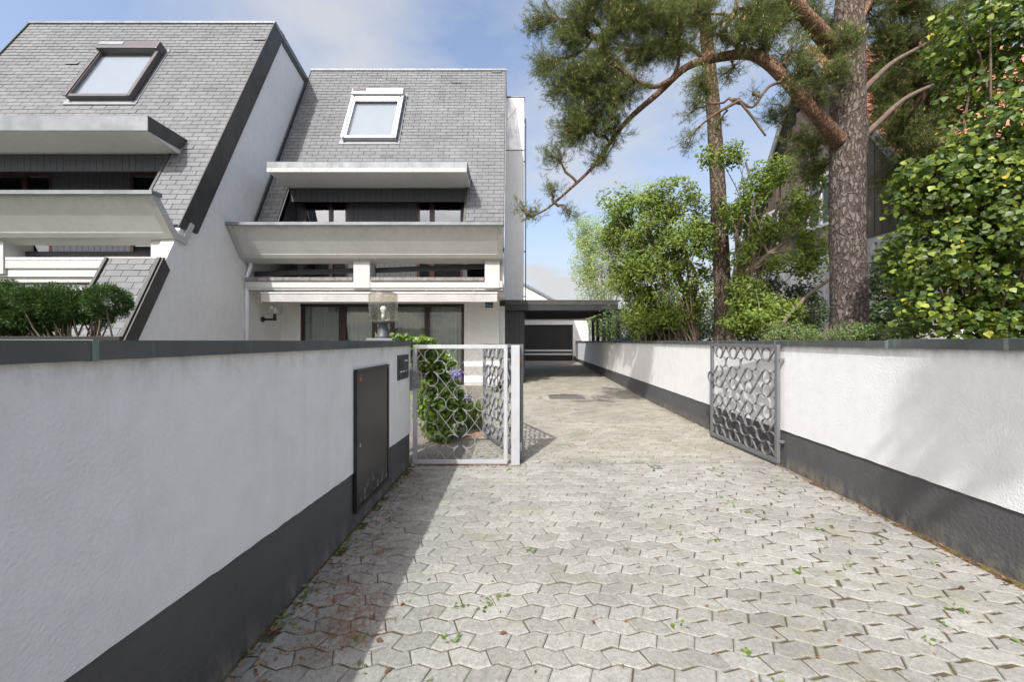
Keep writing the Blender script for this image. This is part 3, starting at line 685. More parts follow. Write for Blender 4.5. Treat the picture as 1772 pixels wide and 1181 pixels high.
rg.children[-1].location = (1.37, 0.02, 0.92)
for z in (0.28, 1.22): box('hinge_bracket', -0.022, 0.012, -0.055, 0.0, z, z + 0.03, M_steel_d, rg, 0.003, True)

# ------------------------------------------------------------------ lamp on the left wall
lp = thing('pier_lamp', 'wall top lamp with seeded glass drum on a dark conical foot', 'lamp', (-1.335, 4.13, 1.455))
box('base_plate', -0.13, 0.13, -0.13, 0.13, 0, 0.022, M_zinc, lp, 0.003, True)
lathe('foot', [(0.0, 0.022), (0.085, 0.022), (0.062, 0.05), (0.045, 0.16), (0.05, 0.175), (0.10, 0.18), (0.10, 0.20), (0.0, 0.20)], simple('dark_lamp_metal', (0.055, 0.058, 0.065), 0.5, 0.2, 12), lp)
lathe('glass_drum', [(0.02, 0.203), (0.12, 0.203), (0.138, 0.212), (0.144, 0.235), (0.144, 0.47), (0.136, 0.488), (0.118, 0.496), (0.0, 0.498)], M_seeded, lp, seg=40)
lathe('bulb_holder', [(0.0, 0.20), (0.022, 0.20), (0.022, 0.275), (0.0, 0.275)], M_alu, lp, seg=16)
lathe('bulb', [(0.0, 0.27), (0.014, 0.275), (0.017, 0.295), (0.03, 0.318), (0.031, 0.335), (0.022, 0.352), (0.0, 0.36)], M_bulb, lp, seg=20)

# ------------------------------------------------------------------ the two terraced houses
TAN = 2.07; ALPHA = math.atan(TAN); CA, SA = math.cos(ALPHA), math.sin(ALPHA)
def joined_boxes(lst):
    V = []; Fc = []
    for x0, x1, y0, y1, z0, z1 in lst:
        b = len(V); V += [(x0, y0, z0), (x1, y0, z0), (x1, y1, z0), (x0, y1, z0), (x0, y0, z1), (x1, y0, z1), (x1, y1, z1), (x0, y1, z1)]
        Fc += [tuple(i + b for i in f) for f in BOXF]
    return mesh(V, Fc)
def window(parent, x0, x1, y, z0, z1, cuts, fmat, pmat, fw=0.07, depth=0.07, lining=True, curtain=None, bars=None):
    """frame in the plane y (front face), one pane per light"""
    L = [(x0, x1, y, y + depth, z1 - fw, z1), (x0, x1, y, y + depth, z0, z0 + fw), (x0, x0 + fw, y + 0.001, y + depth - 0.001, z0 + fw, z1 - fw), (x1 - fw, x1, y + 0.001, y + depth - 0.001, z0 + fw, z1 - fw)]
    for c0, c1 in cuts: L.append((c0, c1, y - 0.012, y + depth, z0 + fw, z1 - fw))
    w = link('window', joined_boxes(L), fmat, parent)
    e = [x0 + fw] + [c for cc in cuts for c in cc] + [x1 - fw]
    for i in range(0, len(e), 2):
        if e[i + 1] - e[i] < 0.05: continue
        p = obj('pane', [(e[i], y + 0.03, z0 + fw), (e[i + 1], y + 0.03, z0 + fw), (e[i + 1], y + 0.03, z1 - fw), (e[i], y + 0.03, z1 - fw)], [(0, 1, 2, 3)], pmat, w)
        if curtain:
            ca, cb = e[i] - 0.02, e[i + 1] + 0.02; n = int((cb - ca) / 0.022) + 2; V = []
            for k in range(n):
                xx = ca + (cb - ca) * k / (n - 1); dy = 0.10 + 0.028 * math.sin(xx * 42 + 2 * math.sin(xx * 7)) + 0.012 * math.sin(xx * 91)
                V += [(xx, y + depth + dy, z0 + 0.03), (xx, y + depth + dy * 0.9, z1 - 0.02)]
            obj('curtain', V, [(2 * k, 2 * k + 2, 2 * k + 3, 2 * k + 1) for k in range(n - 1)], curtain, w, smooth=True)
    if lining:
        a, b, yb = x0, x1, y + 1.2
        obj('room_lining', [(a, y + depth, z0), (b, y + depth, z0), (b, yb, z0), (a, yb, z0), (a, y + depth, z1), (b, y + depth, z1), (b, yb, z1), (a, yb, z1)],
            [(0, 1, 2, 3), (4, 7, 6, 5), (3, 2, 6, 7), (0, 3, 7, 4), (1, 5, 6, 2)], M_interior, w)
    return w

sh_e, sh_w, sh_t = 0.155, 0.367, 0.007
def sh_arrays():
    a = sh_e + 0.012
    return [(0, 0, 0.004), (1, 0, 0.004), (1, a, -0.004), (0, a, -0.004), (0, 0, 0.013), (1, 0, 0.013), (1, a, 0.003), (0, a, 0.003)]
SHM = mesh(sh_arrays(), BOXF); SHM.materials.append(M_shingle)
def shingle_roof(house, yr, outline, intervals, zb, zt, seed):
    """deck polygon in the roof plane given as (x, z) points, plus the shingles laid on it"""
    ry = lambda z: yr + (z - 4.9) / TAN
    n = len(outline); V = [(x, ry(z), z) for x, z in outline] + [(x, ry(z) + 0.14 * SA, z - 0.14 * CA) for x, z in outline]
    roof = obj('roof', V, [tuple(range(n)), tuple(range(2 * n - 1, n - 1, -1))] + [(i, n + i, n + (i + 1) % n, (i + 1) % n) for i in range(n)], M_felt, house); fixn(roof)
    R = random.Random(seed); pieces = []; row = 0; z = zb
    while z < zt - 0.05:
        off = (row % 2) * sh_w * 0.5 + R.uniform(-0.012, 0.012)
        for xa, xb in intervals(z + 0.07):
            k = math.floor((xa - off) / sh_w)
            while k * sh_w + off < xb:
                p0 = max(xa, k * sh_w + off); p1 = min(xb, (k + 1) * sh_w + off); k += 1
                if p1 - p0 < 0.05: continue
                lift = abs(R.gauss(0, 0.002)) + (R.random() < 0.012) * 0.02
                pieces.append((z, p0 + 0.007, p1 - p0 - 0.014 - (R.random() < 0.03) * 0.01, lift, R.gauss(0, 0.003)))
        z += sh_e * SA; row += 1
    pieces.sort(key=lambda p: p[0]); BV = []; BF = []; st = sh_arrays()
    for i, (z, x, w, lift, a) in enumerate(pieces):
        if i < 300:
            o = bpy.data.objects.new('shingle', SHM); C.objects.link(o); o.parent = roof
            o.location = (x, ry(z) - lift * 0.5, z); o.rotation_euler = (ALPHA - lift * 2, 0, a); o.scale = (w, 1, 1)
        else:
            b = len(BV)
            for u, s, q in st:
                q2 = q + (lift if s == 0 else 0)
                BV.append((x + u * w, ry(z) + s * CA - q2 * SA, z + s * SA + q2 * CA + a * (u - 0.5) * w))
            BF += [tuple(j + b for j in f) for f in BOXF]
    o = obj('shingles', BV, BF, M_shingle, roof); o.location = (0, 0, 0); o['kind'] = 'stuff'
    roof_w = roof
    return roof

def skylight(house, yr, x0, x1, z0, z1, fmat, kind):
    W = x1 - x0; L = (z1 - z0) / SA; y0 = yr + (z0 - 4.9) / TAN
    h = 0.16
    sk = link('skylight', joined_boxes([(0, W, 0, 0.1, 0, h), (0, W, L - 0.1, L, 0, h), (0, 0.085, 0.1, L - 0.1, 0, h), (W - 0.085, W, 0.1, L - 0.1, 0, h)]), fmat, house)
    sk.location = Vector((x0, y0, z0)) - base_loc(house); sk.rotation_euler = (ALPHA, 0, 0)
    obj('glass', [(0.085, 0.1, h - 0.035), (W - 0.085, 0.1, h - 0.035), (W - 0.085, L - 0.1, h - 0.035), (0.085, L - 0.1, h - 0.035)], [(0, 1, 2, 3)], M_glass_sky, sk, True)
    obj('blind', [(0.085, 0.1, 0.05), (W - 0.085, 0.1, 0.05), (W - 0.085, L - 0.1, 0.05), (0.085, L - 0.1, 0.05)], [(0, 1, 2, 3)], M_blind, sk, True)
    box('shutter_box', -0.02, W + 0.02, L - 0.17 if kind == 1 else L - 0.14, L + 0.16, 0.02, h + 0.11, fmat, sk, 0.03, True)
    box('solar_strip', 0.02, W * 0.42 if kind == 1 else W * 0.27, L - 0.03, L + 0.12, h + 0.111, h + 0.122, M_zinc if kind == 1 else M_browngrey, sk, 0.003, True)
    if kind == 2:
        box('shutter_slats', 0.09, W - 0.09, L - 0.42, L - 0.15, h - 0.03, h + 0.02, fmat, sk, 0.006, True)
        for k in range(1, 5): box('slat_joint', 0.09, W - 0.09, L - 0.42 + k * 0.055, L - 0.414 + k * 0.055, h + 0.0195, h + 0.0215, M_browngrey, sk, 0, True)
        for xx in (0.10, W - 0.14): box('guide_rail', xx, xx + 0.04, 0.1, L - 0.42, h - 0.03, h + 0.01, M_alu, sk, 0.004, True)
    for xx in (-0.03, W - 0.06): box('side_cover', xx, xx + 0.09, -0.02, L - 0.1, h - 0.002, h + 0.03, fmat, sk, 0.008, True)
    box('flashing', -0.12, W + 0.12, -0.16, 0.0, 0.012, 0.03, M_zinc, sk, 0.003, True)
    for xx in (-0.10, W + 0.005): box('flashing', xx, xx + 0.095, 0.002, L + 0.2, 0.012, 0.022, M_zinc, sk, 0.002, True)
    return sk

def parapet(house, yr, x0, x1, ends):
    ft, fb = (yr - 1.15, 4.49), (yr - 0.62, 3.74)
    prism_x('parapet', [ft, fb, (yr - 0.30, 3.64), (yr - 0.06, 4.16), (yr - 0.16, 4.20), (yr - 0.37, 3.80), (yr - 0.54, 3.86), (yr - 1.00, 4.49)], x0, x1, M_concrete_w, house)
    par = house.children[-1] if False else [c for c in house.children if c.name.startswith('parapet')][-1]
    nrm = (-0.817, -0.577)
    def on(t, off): return (ft[0] + (fb[0] - ft[0]) * t + nrm[0] * off, ft[1] + (fb[1] - ft[1]) * t + nrm[1] * off)
    prism_x('lower_border', [on(0.88, 0.0), on(1.0, 0.0), on(1.0, 0.018), on(0.88, 0.018)], x0 + 0.003, x1 - 0.003, M_concrete_g, house)
    for a, b in ends: prism_x('end_border', [on(0.0, 0.0), on(0.878, 0.0), on(0.878, 0.017), on(0.0, 0.017)], a, b, M_concrete_g, house)
    prism_x('parapet_cap', [(yr - 1.20, 4.485), (yr - 1.20, 4.565), (yr - 0.95, 4.58), (yr - 0.95, 4.485)], x0 - 0.02, x1 + 0.02, M_zinc, house)
    return par

def canopy(house, yr, x0, x1, front, zf0, zf1, white, back_z=6.15):
    yf = yr + front; yb = yr + (zf1 - 4.9) / TAN + 0.06
    c = prism_x('canopy', [(yf + 0.02, zf0), (yf + 0.02, zf1 - 0.01), (yb, zf1 - 0.01), (yr + 0.61, back_z), (yr + 0.50, back_z)], x0 + 0.02, x1 - 0.02, M_soffit, house)
    zs = zf0 + white
    prism_x('canopy_fascia', [(yf, zs), (yf, zf1), (yf + 0.02, zf1), (yf + 0.02, zs)], x0, x1, M_zinc, c)
    prism_x('canopy_deck', [(yf, zf1 + 0.002), (yf, zf1 + 0.014), (yb, zf1 + 0.014), (yb, zf1 + 0.002)], x0 - 0.005, x1 + 0.005, M_zinc, c)
    for xx in (x0, x1 - 0.018):
        o = prism_x('canopy_side', [(yf + 0.021, zs), (yf + 0.021, zf1), (yb - 0.04, zf1), (yr + 0.60, zs)], xx, xx + 0.018, M_zinc if white else M_trim, c)
    if white:
        prism_x('canopy_lip', [(yf - 0.012, zf0 - 0.01), (yf - 0.012, zs), (yf + 0.019, zs), (yf + 0.019, zf0 - 0.01)], x0 + 0.004, x1 - 0.004, M_concrete_w, c)
    return c

def boards(house, x0, x1, y, z0, z1, w=0.165, t=0.02):
    x = x0
    while x < x1 - 0.02:
        xe = min(x + w, x1); box('cladding_board', x + 0.004, xe - 0.004, y - t, y - 0.002 + random.uniform(-0.002, 0.0015), z0, z1, M_cladding, house, 0.003); x += w

def recess(house, yr, xa, xb, wins, x0, x1, deep=1.40):
    """first-floor balcony recess: back wall with cladding and glazed doors, head boards, ceiling, side cheeks"""
    yb = yr + deep; yf = yr + (6.13 - 4.9) / TAN
    ry = lambda z: yr + (z - 4.9) / TAN
    x = xa; spans = []
    for w0, w1, cuts in wins:
        if w0 - x > 0.03: spans.append((x, w0))
        x = w1
    if xb - x > 0.03: spans.append((x, xb))
    box('recess_wall', x0, x1, yb + 1.25, yb + 1.40, 2.9, 6.4, M_interior, house)
    for a, b in spans:
        box('recess_wall', a, b, yb, yb + 0.12, 3.0, 6.16, M_black, house); boards(house, a, b, yb, 3.1, 6.15)
    for w0, w1, cuts in wins: window(house, w0, w1, yb - 0.02, 3.1, 6.0, cuts, M_frame, M_glass_up, 0.08, 0.08, True)
    for w0, w1, cuts in wins: box('door_head', w0, w1, yb, yb + 0.12, 6.002, 6.16, M_black, house)
    box('head_beam', xa, xb, yf + 0.03, yf + 0.12, 5.74, 6.14, M_black, house); boards(house, xa, xb, yf + 0.03, 5.72, 6.14, 0.165)
    box('recess_ceiling', xa, xb, yf + 0.12, yb + 0.3, 6.16, 6.22, M_soffit, house)
    for xx, s in ((xa, -1), (xb, 1)):
        q0, q1 = (xx - 0.05, xx) if s < 0 else (xx, xx + 0.05)
        prism_x('recess_cheek', [(ry(3.9) + 0.02, 3.9), (ry(6.15) + 0.02, 6.15), (yb, 6.15), (yb, 3.9)], q0, q1, M_cladding, house)
        prism_x('opening_trim', [(ry(4.2) - 0.03, 4.2), (ry(6.15) - 0.03, 6.15), (ry(6.15) + 0.2, 6.15), (ry(4.2) + 0.2, 4.2)], q0 - 0.004 if s < 0 else xx - 0.012, q1 - 0.038 + 0.05 * 0 if s < 0 else q1, M_trim, house)
    box('balcony_floor', x0, x1, yr - 0.45, yb + 1.2, 2.90, 3.08, M_soffit, house)

def wedge_verge(name, house, yr, za, zb, x, width, proud, mat):
    """flat trim on the gable face along the front roof edge"""
    ry = lambda z: yr + (z - 4.9) / TAN
    prism_x(name, [(ry(za) - 0.05, za), (ry(zb) - 0.05, zb), (ry(zb) + width, zb), (ry(za) + width, za)], x, x + proud, mat, house)

XG, XE = -7.5, -0.23
# ---- nearer house at the left
Y1 = 9.40
h1 = thing('terraced_house', 'nearer terraced house at left with white gable wall and brown rimmed skylight', 'house', (-11.3, 12.0, 0), group='terraced houses with steep shingle roofs')
ry1 = lambda z: Y1 + (z - 4.9) / TAN
prism_x('gable_wall', [(ry1(-0.1) + 0.04, -0.1), (ry1(11.45) + 0.04, 11.45), (22.0, 9.2), (22.0, -0.1)], XG - 0.3, XG, M_house, h1)
prism_x('back_roof', [(ry1(11.5) - 0.02, 11.55), (22.2, 9.22), (22.2, 9.08), (ry1(11.5), 11.40)], -15.2, XG + 0.045, M_zinc, h1)
prism_x('gable_wall', [(ry1(-0.1) + 0.04, -0.1), (ry1(11.45) + 0.04, 11.45), (22.0, 9.2), (22.0, -0.1)], -15.2, -14.9, M_house, h1)
wedge_verge('verge_trim', h1, Y1, 4.0, 11.5, XG + 0.002, 0.50, 0.03, M_trim)
prism_x('verge_trim', [(ry1(11.5) + 0.3, 11.52), (22.1, 9.26), (22.1, 8.98), (ry1(11.5) + 0.42, 11.12)], XG + 0.003, XG + 0.034, M_trim, h1)
wedge_verge('verge_trim', h1, Y1, 3.995, 11.5, -15.235, 0.25, 0.03, M_trim)
box('ridge_cap', -15.22, XG + 0.04, ry1(11.5) - 0.06, ry1(11.5) + 0.16, 11.47, 11.54, M_zinc, h1, 0.01)
S1 = (-12.1, -10.35, 8.02, 10.02)
def iv1(z):
    L = [(-15.2, XG - 0.01)]
    if z < 6.15: L = [(-8.55, XG - 0.01)]
    cut = None
    if S1[2] - 0.15 < z < S1[3] + 0.2: cut = (S1[0] - 0.1, S1[1] + 0.1)
    elif 6.15 <= z < 6.66: cut = (-15.2, -8.34)
    if cut: L = [p for a, b in L for p in ((a, cut[0]), (cut[1], b)) if p[1] - p[0] > 0.05]
    return L
shingle_roof(h1, Y1, [(-15.2, 11.5), (XG, 11.5), (XG, 4.05), (-8.55, 4.05), (-8.55, 6.15), (-15.2, 6.15)], iv1, 4.08, 11.46, 3)
skylight(h1, Y1, *S1, M_browngrey, 1)
parapet(h1, Y1, -15.2, -7.44, [(-7.62, -7.445)])
canopy(h1, Y1, -15.2, -8.33, -0.30, 6.27, 6.60, 0.0)
recess(h1, Y1, -14.9, -8.60, [(-14.6, -12.46, [(-13.25, -13.13)]), (-10.34, -8.70, [(-9.62, -9.50)])], -14.9, -7.8)
for px0 in (-8.06, -11.75): box('balcony_pier', px0, px0 + 0.40, Y1 - 0.52, Y1 + 0.05, 2.95, 3.74, M_concrete_w, h1, 0.01)
box('hand_rail', -11.35, -8.06, Y1 - 0.12, Y1 - 0.05, 3.44, 3.54, M_rail, h1, 0.005)
x = -11.33
while x < -8.1:
    box('ledge_tile', x, x + 0.285, Y1 - 0.50, Y1 - 0.22, 3.26, 3.325, M_whitetile, h1, 0.004); x += 0.292
box('ledge', -15.2, -8.06, Y1 - 0.49, Y1 - 0.2, 3.08, 3.255, M_concrete_w, h1, 0.006)
box('slab_edge', -15.2, -7.82, Y1 - 0.40, Y1 - 0.1, 2.78, 3.075, M_concrete_w, h1, 0.006)
box('awning_housing', -15.2, -8.75, Y1 - 0.30, Y1 - 0.15, 2.60, 2.74, M_alu, h1, 0.015)
box('awning_bar', -15.2, -8.75, Y1 - 0.42, Y1 - 0.32, 2.46, 2.56, M_white, h1, 0.015)
box('ground_floor_wall', -15.2, -7.8, Y1 + 1.2, Y1 + 1.4, 0, 2.9, M_house, h1)
box('ceiling', -15.0, -7.8, Y1 - 0.1, Y1 + 1.2, 2.86, 2.895, M_soffit, h1)
box('room_wall', -15.0, -8.7, Y1 + 0.4, Y1 + 0.5, 0, 2.44, M_soffit, h1)
def iv1b(z): return [(-8.68, XG - 0.06)]
lr = shingle_roof(h1, Y1, [(-8.70, 3.22), (XG - 0.02, 3.22), (XG - 0.02, 0.0), (-8.70, 0.0)], iv1b, 1.0, 3.24, 5)
prism_x('lower_trim', [(ry1(0.0) - 0.06, 0.0), (ry1(3.25) - 0.06, 3.25), (ry1(3.0) + 0.22, 3.0), (ry1(0.0) + 0.22, 0.0)], XG + 0.002, XG + 0.03, M_trim, h1)
prism_x('lower_trim', [(ry1(0.0) - 0.09, 0.0), (ry1(3.25) - 0.09, 3.25), (ry1(3.25) - 0.05, 3.25), (ry1(0.0) - 0.05, 0.0)], XG - 0.10, XG - 0.02, M_trim, h1)
prism_x('lower_trim', [(ry1(0.0) - 0.05, 0.0), (ry1(3.25) - 0.05, 3.25), (ry1(3.25) + 0.1, 3.25), (ry1(0.0) + 0.1, 0.0)], -8.76, -8.70, M_trim, h1)
box('lower_roof_cap', -8.76, XG - 0.02, ry1(3.24) - 0.02, ry1(3.24) + 0.3, 3.225, 3.27, M_concrete_g, h1, 0.005)

# ---- farther house in the middle
Y2 = 11.59
h2 = thing('terraced_house', 'middle terraced house with silver skylight, set back behind the garden gate', 'house', (-3.9, 14.0, 0), group='terraced houses with steep shingle roofs')
ry2 = lambda z: Y2 + (z - 4.9) / TAN
prism_x('gable_wall', [(ry2(4.2) + 0.05, 2.95), (ry2(4.2) + 0.05, 4.2), (ry2(11.45) + 0.05, 11.45), (23.0, 9.3), (23.0, 2.6), (15.5, 2.6)], XE - 0.28, XE, M_house, h2)
prism_x('back_roof', [(ry2(11.5) - 0.02, 11.55), (23.2, 9.4), (23.2, 9.25), (ry2(11.5), 11.40)], XG + 0.06, XE + 0.03, M_zinc, h2)
box('ridge_cap', XG + 0.05, XE + 0.035, ry2(11.5) - 0.06, ry2(11.5) + 0.16, 11.47, 11.54, M_zinc, h2, 0.01)
wedge_verge('verge_trim', h2, Y2, 4.05, 11.5, XE + 0.002, 0.12, 0.02, M_zinc)
S2 = (-5.55, -3.80, 8.02, 10.05)
def iv2(z):
    L = [(XG + 0.08, XE - 0.01)]
    if z < 6.15: L = [(XG + 0.08, -6.80), (-1.41, XE - 0.01)]
    cut = None
    if S2[2] - 0.15 < z < S2[3] + 0.2: cut = (S2[0] - 0.1, S2[1] + 0.1)
    elif 6.15 <= z < 6.52: cut = (-6.86, -1.26)
    if cut: L = [p for a, b in L for p in ((a, cut[0]), (cut[1], b)) if p[1] - p[0] > 0.05]
    return L
shingle_roof(h2, Y2, [(XG + 0.03, 11.5), (XE, 11.5), (XE, 4.05), (-1.41, 4.05), (-1.41, 6.15), (-6.80, 6.15), (-6.80, 4.05), (XG + 0.03, 4.05)], iv2, 4.10, 11.46, 4)
prism_x('wall_flashing', [(ry2(4.3) - 0.09, 4.3), (ry2(11.0) - 0.09, 11.0), (ry2(11.0) + 0.02, 11.0), (ry2(4.3) + 0.02, 4.3)], XG + 0.032, XG + 0.075, M_trim, h2)
skylight(h2, Y2, *S2, M_alu, 2)
parapet(h2, Y2, XG + 0.03, XE - 0.02, [(XG + 0.035, XG + 0.15), (XE - 0.17, XE - 0.025)])
canopy(h2, Y2, -6.86, -1.26, -0.45, 6.19, 6.46, 0.11, 6.14)
recess(h2, Y2, -6.80, -1.41, [(-6.58, -5.18, [(-5.78, -5.66)]), (-3.0, -1.55, [(-2.60, -2.45)])], XG + 0.03, XE - 0.3, 1.0)
for px0, w in ((-4.42, 0.46), (-0.76, 0.42)): box('balcony_pier', px0, px0 + w, Y2 - 0.50, Y2 + 0.05, 2.93, 3.735, M_concrete_w, h2, 0.012)
for a, b, za, zb in ((XG + 0.04, -4.42, 3.40, 3.50), (-3.96, -0.76, 3.50, 3.62)):
    V = [(a, Y2 - 0.06, za - 0.07), (b, Y2 - 0.06, zb - 0.07), (b, Y2 + 0.01, zb - 0.07), (a, Y2 + 0.01, za - 0.07), (a, Y2 - 0.06, za + 0.07), (b, Y2 - 0.06, zb + 0.07), (b, Y2 + 0.01, zb + 0.07), (a, Y2 + 0.01, za + 0.07)]
    obj('hand_rail', V, BOXF, M_rail, h2)
    x = a + 0.02
    while x < b - 0.05:
        xe = min(x + 0.36, b - 0.01); box('ledge_tile', x, xe - 0.006, Y2 - 0.52, Y2 - 0.15, 3.13, 3.225, M_ledge, h2, 0.005); x = xe
box('slab_edge', XG + 0.04, XE - 0.03, Y2 - 0.48, Y2 - 0.2, 2.94, 3.125, M_concrete_w, h2, 0.008)
box('slab_drip', XG + 0.04, XE - 0.03, Y2 - 0.44, Y2 - 0.2, 2.87, 2.938, M_concrete_g, h2, 0.005)
# ground floor behind the terrace
YT = 12.90
WX0, WX1, WZ = -6.87, -1.55, 2.66
box('ground_floor_wall', XG + 0.005, WX0, YT, YT + 0.3, -0.05, 2.9, M_house, h2)
box('ground_floor_wall', WX1, XE - 0.18, YT, YT + 0.3, 0.12, 2.9, M_house, h2)
box('ground_floor_wall', XE - 0.178, XE - 0.005, YT + 0.2, YT + 0.5, 0.0, 2.6, M_house, h2)
box('lintel_wall', WX0 + 0.001, WX1 - 0.001, YT + 0.004, YT + 0.3, WZ, 2.9, M_house, h2)
box('base_plinth', WX1, XE - 0.18, YT + 0.006, YT + 0.3, -0.05, 0.119, M_concrete_g, h2)
box('terrace_ceiling', XG + 0.03, XE - 0.02, Y2 - 0.2, YT + 0.3, 2.875, 2.899, M_soffit, h2)
def wx(px): return (px - 886) / F * YT
gd = window(h2, WX0, WX1, YT + 0.06, 0.02, WZ, [(wx(585), wx(597)), (wx(643), wx(650)), (wx(674), wx(681)), (wx(734), wx(743))], M_frame, M_glass, 0.09, 0.08, True, M_curtain)
box('shutter_guide', WX0 - 0.03, WX1 + 0.03, YT + 0.02, YT + 0.06, WZ - 0.10, WZ + 0.02, M_blackm, h2)
# terrace awning under the slab
ax0, ax1 = -6.94, -0.40
box('awning_housing', ax0 + 0.05, ax1 - 0.02, Y2 - 0.42, Y2 - 0.24, 2.80, 2.855, M_browngrey, h2, 0.008)
for k in range(5):
    xx = ax0 + 0.5 + k * 1.33; box('awning_bracket', xx, xx + 0.09, Y2 - 0.435, Y2 - 0.25, 2.79, 2.868, M_browngrey, h2, 0.006)
box('awning_bar', ax0, ax1, Y2 - 0.62, Y2 - 0.55, 2.765, 2.80, M_white, h2, 0.008)
V = []; n = 90
for k in range(n):
    xx = ax0 + 0.01 + (ax1 - ax0 - 0.02) * k / (n - 1); w_ = 0.012 * math.sin(xx * 5) + 0.006 * math.sin(xx * 17)
    V += [(xx, Y2 - 0.60 + w_, 2.535), (xx, Y2 - 0.60, 2.766)]
val = obj('awning_valance', V, [(2 * k, 2 * k + 2, 2 * k + 3, 2 * k + 1) for k in range(n - 1)], M_fabric, h2, smooth=True)
tube('downpipe', [(XG + 0.11, Y2 - 0.33, 3.72), (XG + 0.11, Y2 - 0.33, 3.55), (XG + 0.06, Y2 - 0.40, 3.25), (XG + 0.06, Y2 - 0.40, 0.0)], 0.055, M_whitepipe, h2, 14)
for z in (1.0, 2.9): lathe('pipe_clip', [(0.058, -0.02), (0.063, -0.02), (0.063, 0.02), (0.058, 0.02)], M_whitepipe, h2, (XG + 0.06 + 3.9 - 3.9, Y2 - 0.40, z), 16, local=False)

# stair tower at the far side of the middle house
tw = thing('stair_tower', 'narrow white stair tower with sheet metal top behind the middle house', 'tower', (0.08, 16.0, 0))
box('shaft', -0.35, 0.46, 15.6, 18.0, -0.05, 8.93, M_house, tw)
box('metal_head', -0.37, 0.48, 15.57, 18.02, 8.935, 10.98, M_zinc_l, tw, 0.01)
box('head_cap', -0.39, 0.50, 15.55, 18.04, 10.985, 11.03, M_zinc, tw, 0.005)
obj('seam', [(-0.36, 15.566, 9.9), (0.47, 15.566, 10.9), (0.47, 15.566, 10.88), (-0.36, 15.566, 9.88)], [(0, 1, 2, 3)], M_zinc, tw)
tube('conductor_pipe', [(0.545, 15.9, 2.4), (0.545, 15.9, 10.35)], 0.022, M_steel_d, tw, 8)
for z in (3.2, 5.0, 6.8, 8.6, 10.2): box('pipe_bracket', 0.46, 0.56, 15.88, 15.92, z, z + 0.05, M_steel_d, tw)

# ------------------------------------------------------------------ small things on the house
wlp = thing('wall_lamp', 'black bracket lamp with clear glass globe on the white gable wall', 'lamp', (XG, 11.95, 2.1))
lathe('wall_rose', [(0.0, 0.05), (0.07, 0.05), (0.085, 0.0)], M_blackm, wlp, (0, 0, 0), 20).rotation_euler = (0, math.radians(90), 0)
tube('arm', [(0.03, 0, 0), (0.40, 0, 0)], 0.035, M_blackm, wlp, 12, True)
lathe('holder', [(0.0, -0.04), (0.045, -0.04), (0.045, 0.16), (0.035, 0.17), (0.0, 0.17)], M_blackm, wlp, (0.38, 0, 0), 18)
lathe('globe', [(0.235 * math.sin(math.pi * k / 18), -0.235 * math.cos(math.pi * k / 18)) for k in range(0, 19)], M_clear, wlp, (0.36, 0, 0.30), 32)
lathe('bulb', [(0.0, 0.16), (0.02, 0.17), (0.03, 0.25), (0.04, 0.29), (0.03, 0.33), (0.0, 0.345)], M_bulb, wlp, (0.38, 0, 0), 18)

def text_mesh(s, size, depth=0.001):
    cu = bpy.data.curves.new('t', 'FONT'); cu.body = s; cu.size = size; cu.align_x = 'CENTER'; cu.extrude = depth
    t = bpy.data.objects.new('t', cu); C.objects.link(t); dg = bpy.context.evaluated_depsgraph_get()
    me = bpy.data.meshes.new_from_object(t.evaluated_get(dg)); bpy.data.objects.remove(t); return me
sg = thing('house_number_sign', 'small blue enamel house number sign partly hidden by the awning', 'sign', (wx(846.5), YT - 0.012, 2.55))
box('plate', -0.125, 0.125, 0.0, 0.01, 0.0, 0.34, M_blue, sg, 0.003, True)
def sign_text(nm, s, size, x, z):
    me = text_mesh(s, size); me.materials.append(M_letter); o = bpy.data.objects.new(nm, me); C.objects.link(o); o.parent = sg; o.location = (x, -0.002, z); o.rotation_euler = (math.radians(90), 0, 0)
sign_text('number', '5a', 0.19, 0.0, 0.165); sign_text('street_name', 'Thorach', 0.062, 0.0, 0.045)
box('arrow_line', -0.09, 0.05, -0.001, 0.0, 0.118, 0.124, M_letter, sg, 0, True)
sg.location.z = 2.53

# ------------------------------------------------------------------ carport and garage
YC0, YC1 = 13.0, 18.6
cp = thing('carport', 'black timber flat roofed carport over the drive beside the middle house', 'carport', (1.6, 15.5, zg(15)))
box('roof_deck', -0.20, xr(YC0) + 0.05, YC0 + 0.05, YC1, 2.56, 2.74, M_black, cp)
box('fascia_board', -0.23, xr(YC0) + 0.02, YC0 - 0.02, YC0 + 0.05, 2.45, 2.625, M_black, cp, 0.005)
box('fascia_top', -0.23, xr(YC0) + 0.03, YC0 - 0.03, YC0 + 0.05, 2.635, 2.74, M_trim, cp, 0.005)
box('fascia_cover', -0.24, xr(YC0) + 0.10, YC0 - 0.035, YC1, 2.742, 2.79, M_trim, cp, 0.006)
box('front_beam', 0.42, xr(YC0) + 0.02, YC0 + 0.055, YC0 + 0.17, 2.43, 2.555, M_black, cp, 0.006)
for k in range(6): box('rafter', 0.42, xr(YC0) - 0.1, YC0 + 0.7 + k * 0.85, YC0 + 0.78 + k * 0.85, 2.44, 2.558, M_black, cp)
strip('wall_plate', xr, YC0 + 0.13, YC1 - 0.1, lambda y: 2.36, lambda y: 2.50, 0.03, 0.17, M_black, cp, n=4)
for yy in (13.3, 14.7, 15.8, 17.1, 18.3): 
    xx = xr(yy) + 0.04; box('post', xx, xx + 0.12, yy - 0.06, yy + 0.06, 1.454, 2.36, M_black, cp, 0.004)
box('side_wall', -0.22, 0.40, YC0 + 0.125, YC1, zg(14), 2.555, M_black, cp)
x = -0.22
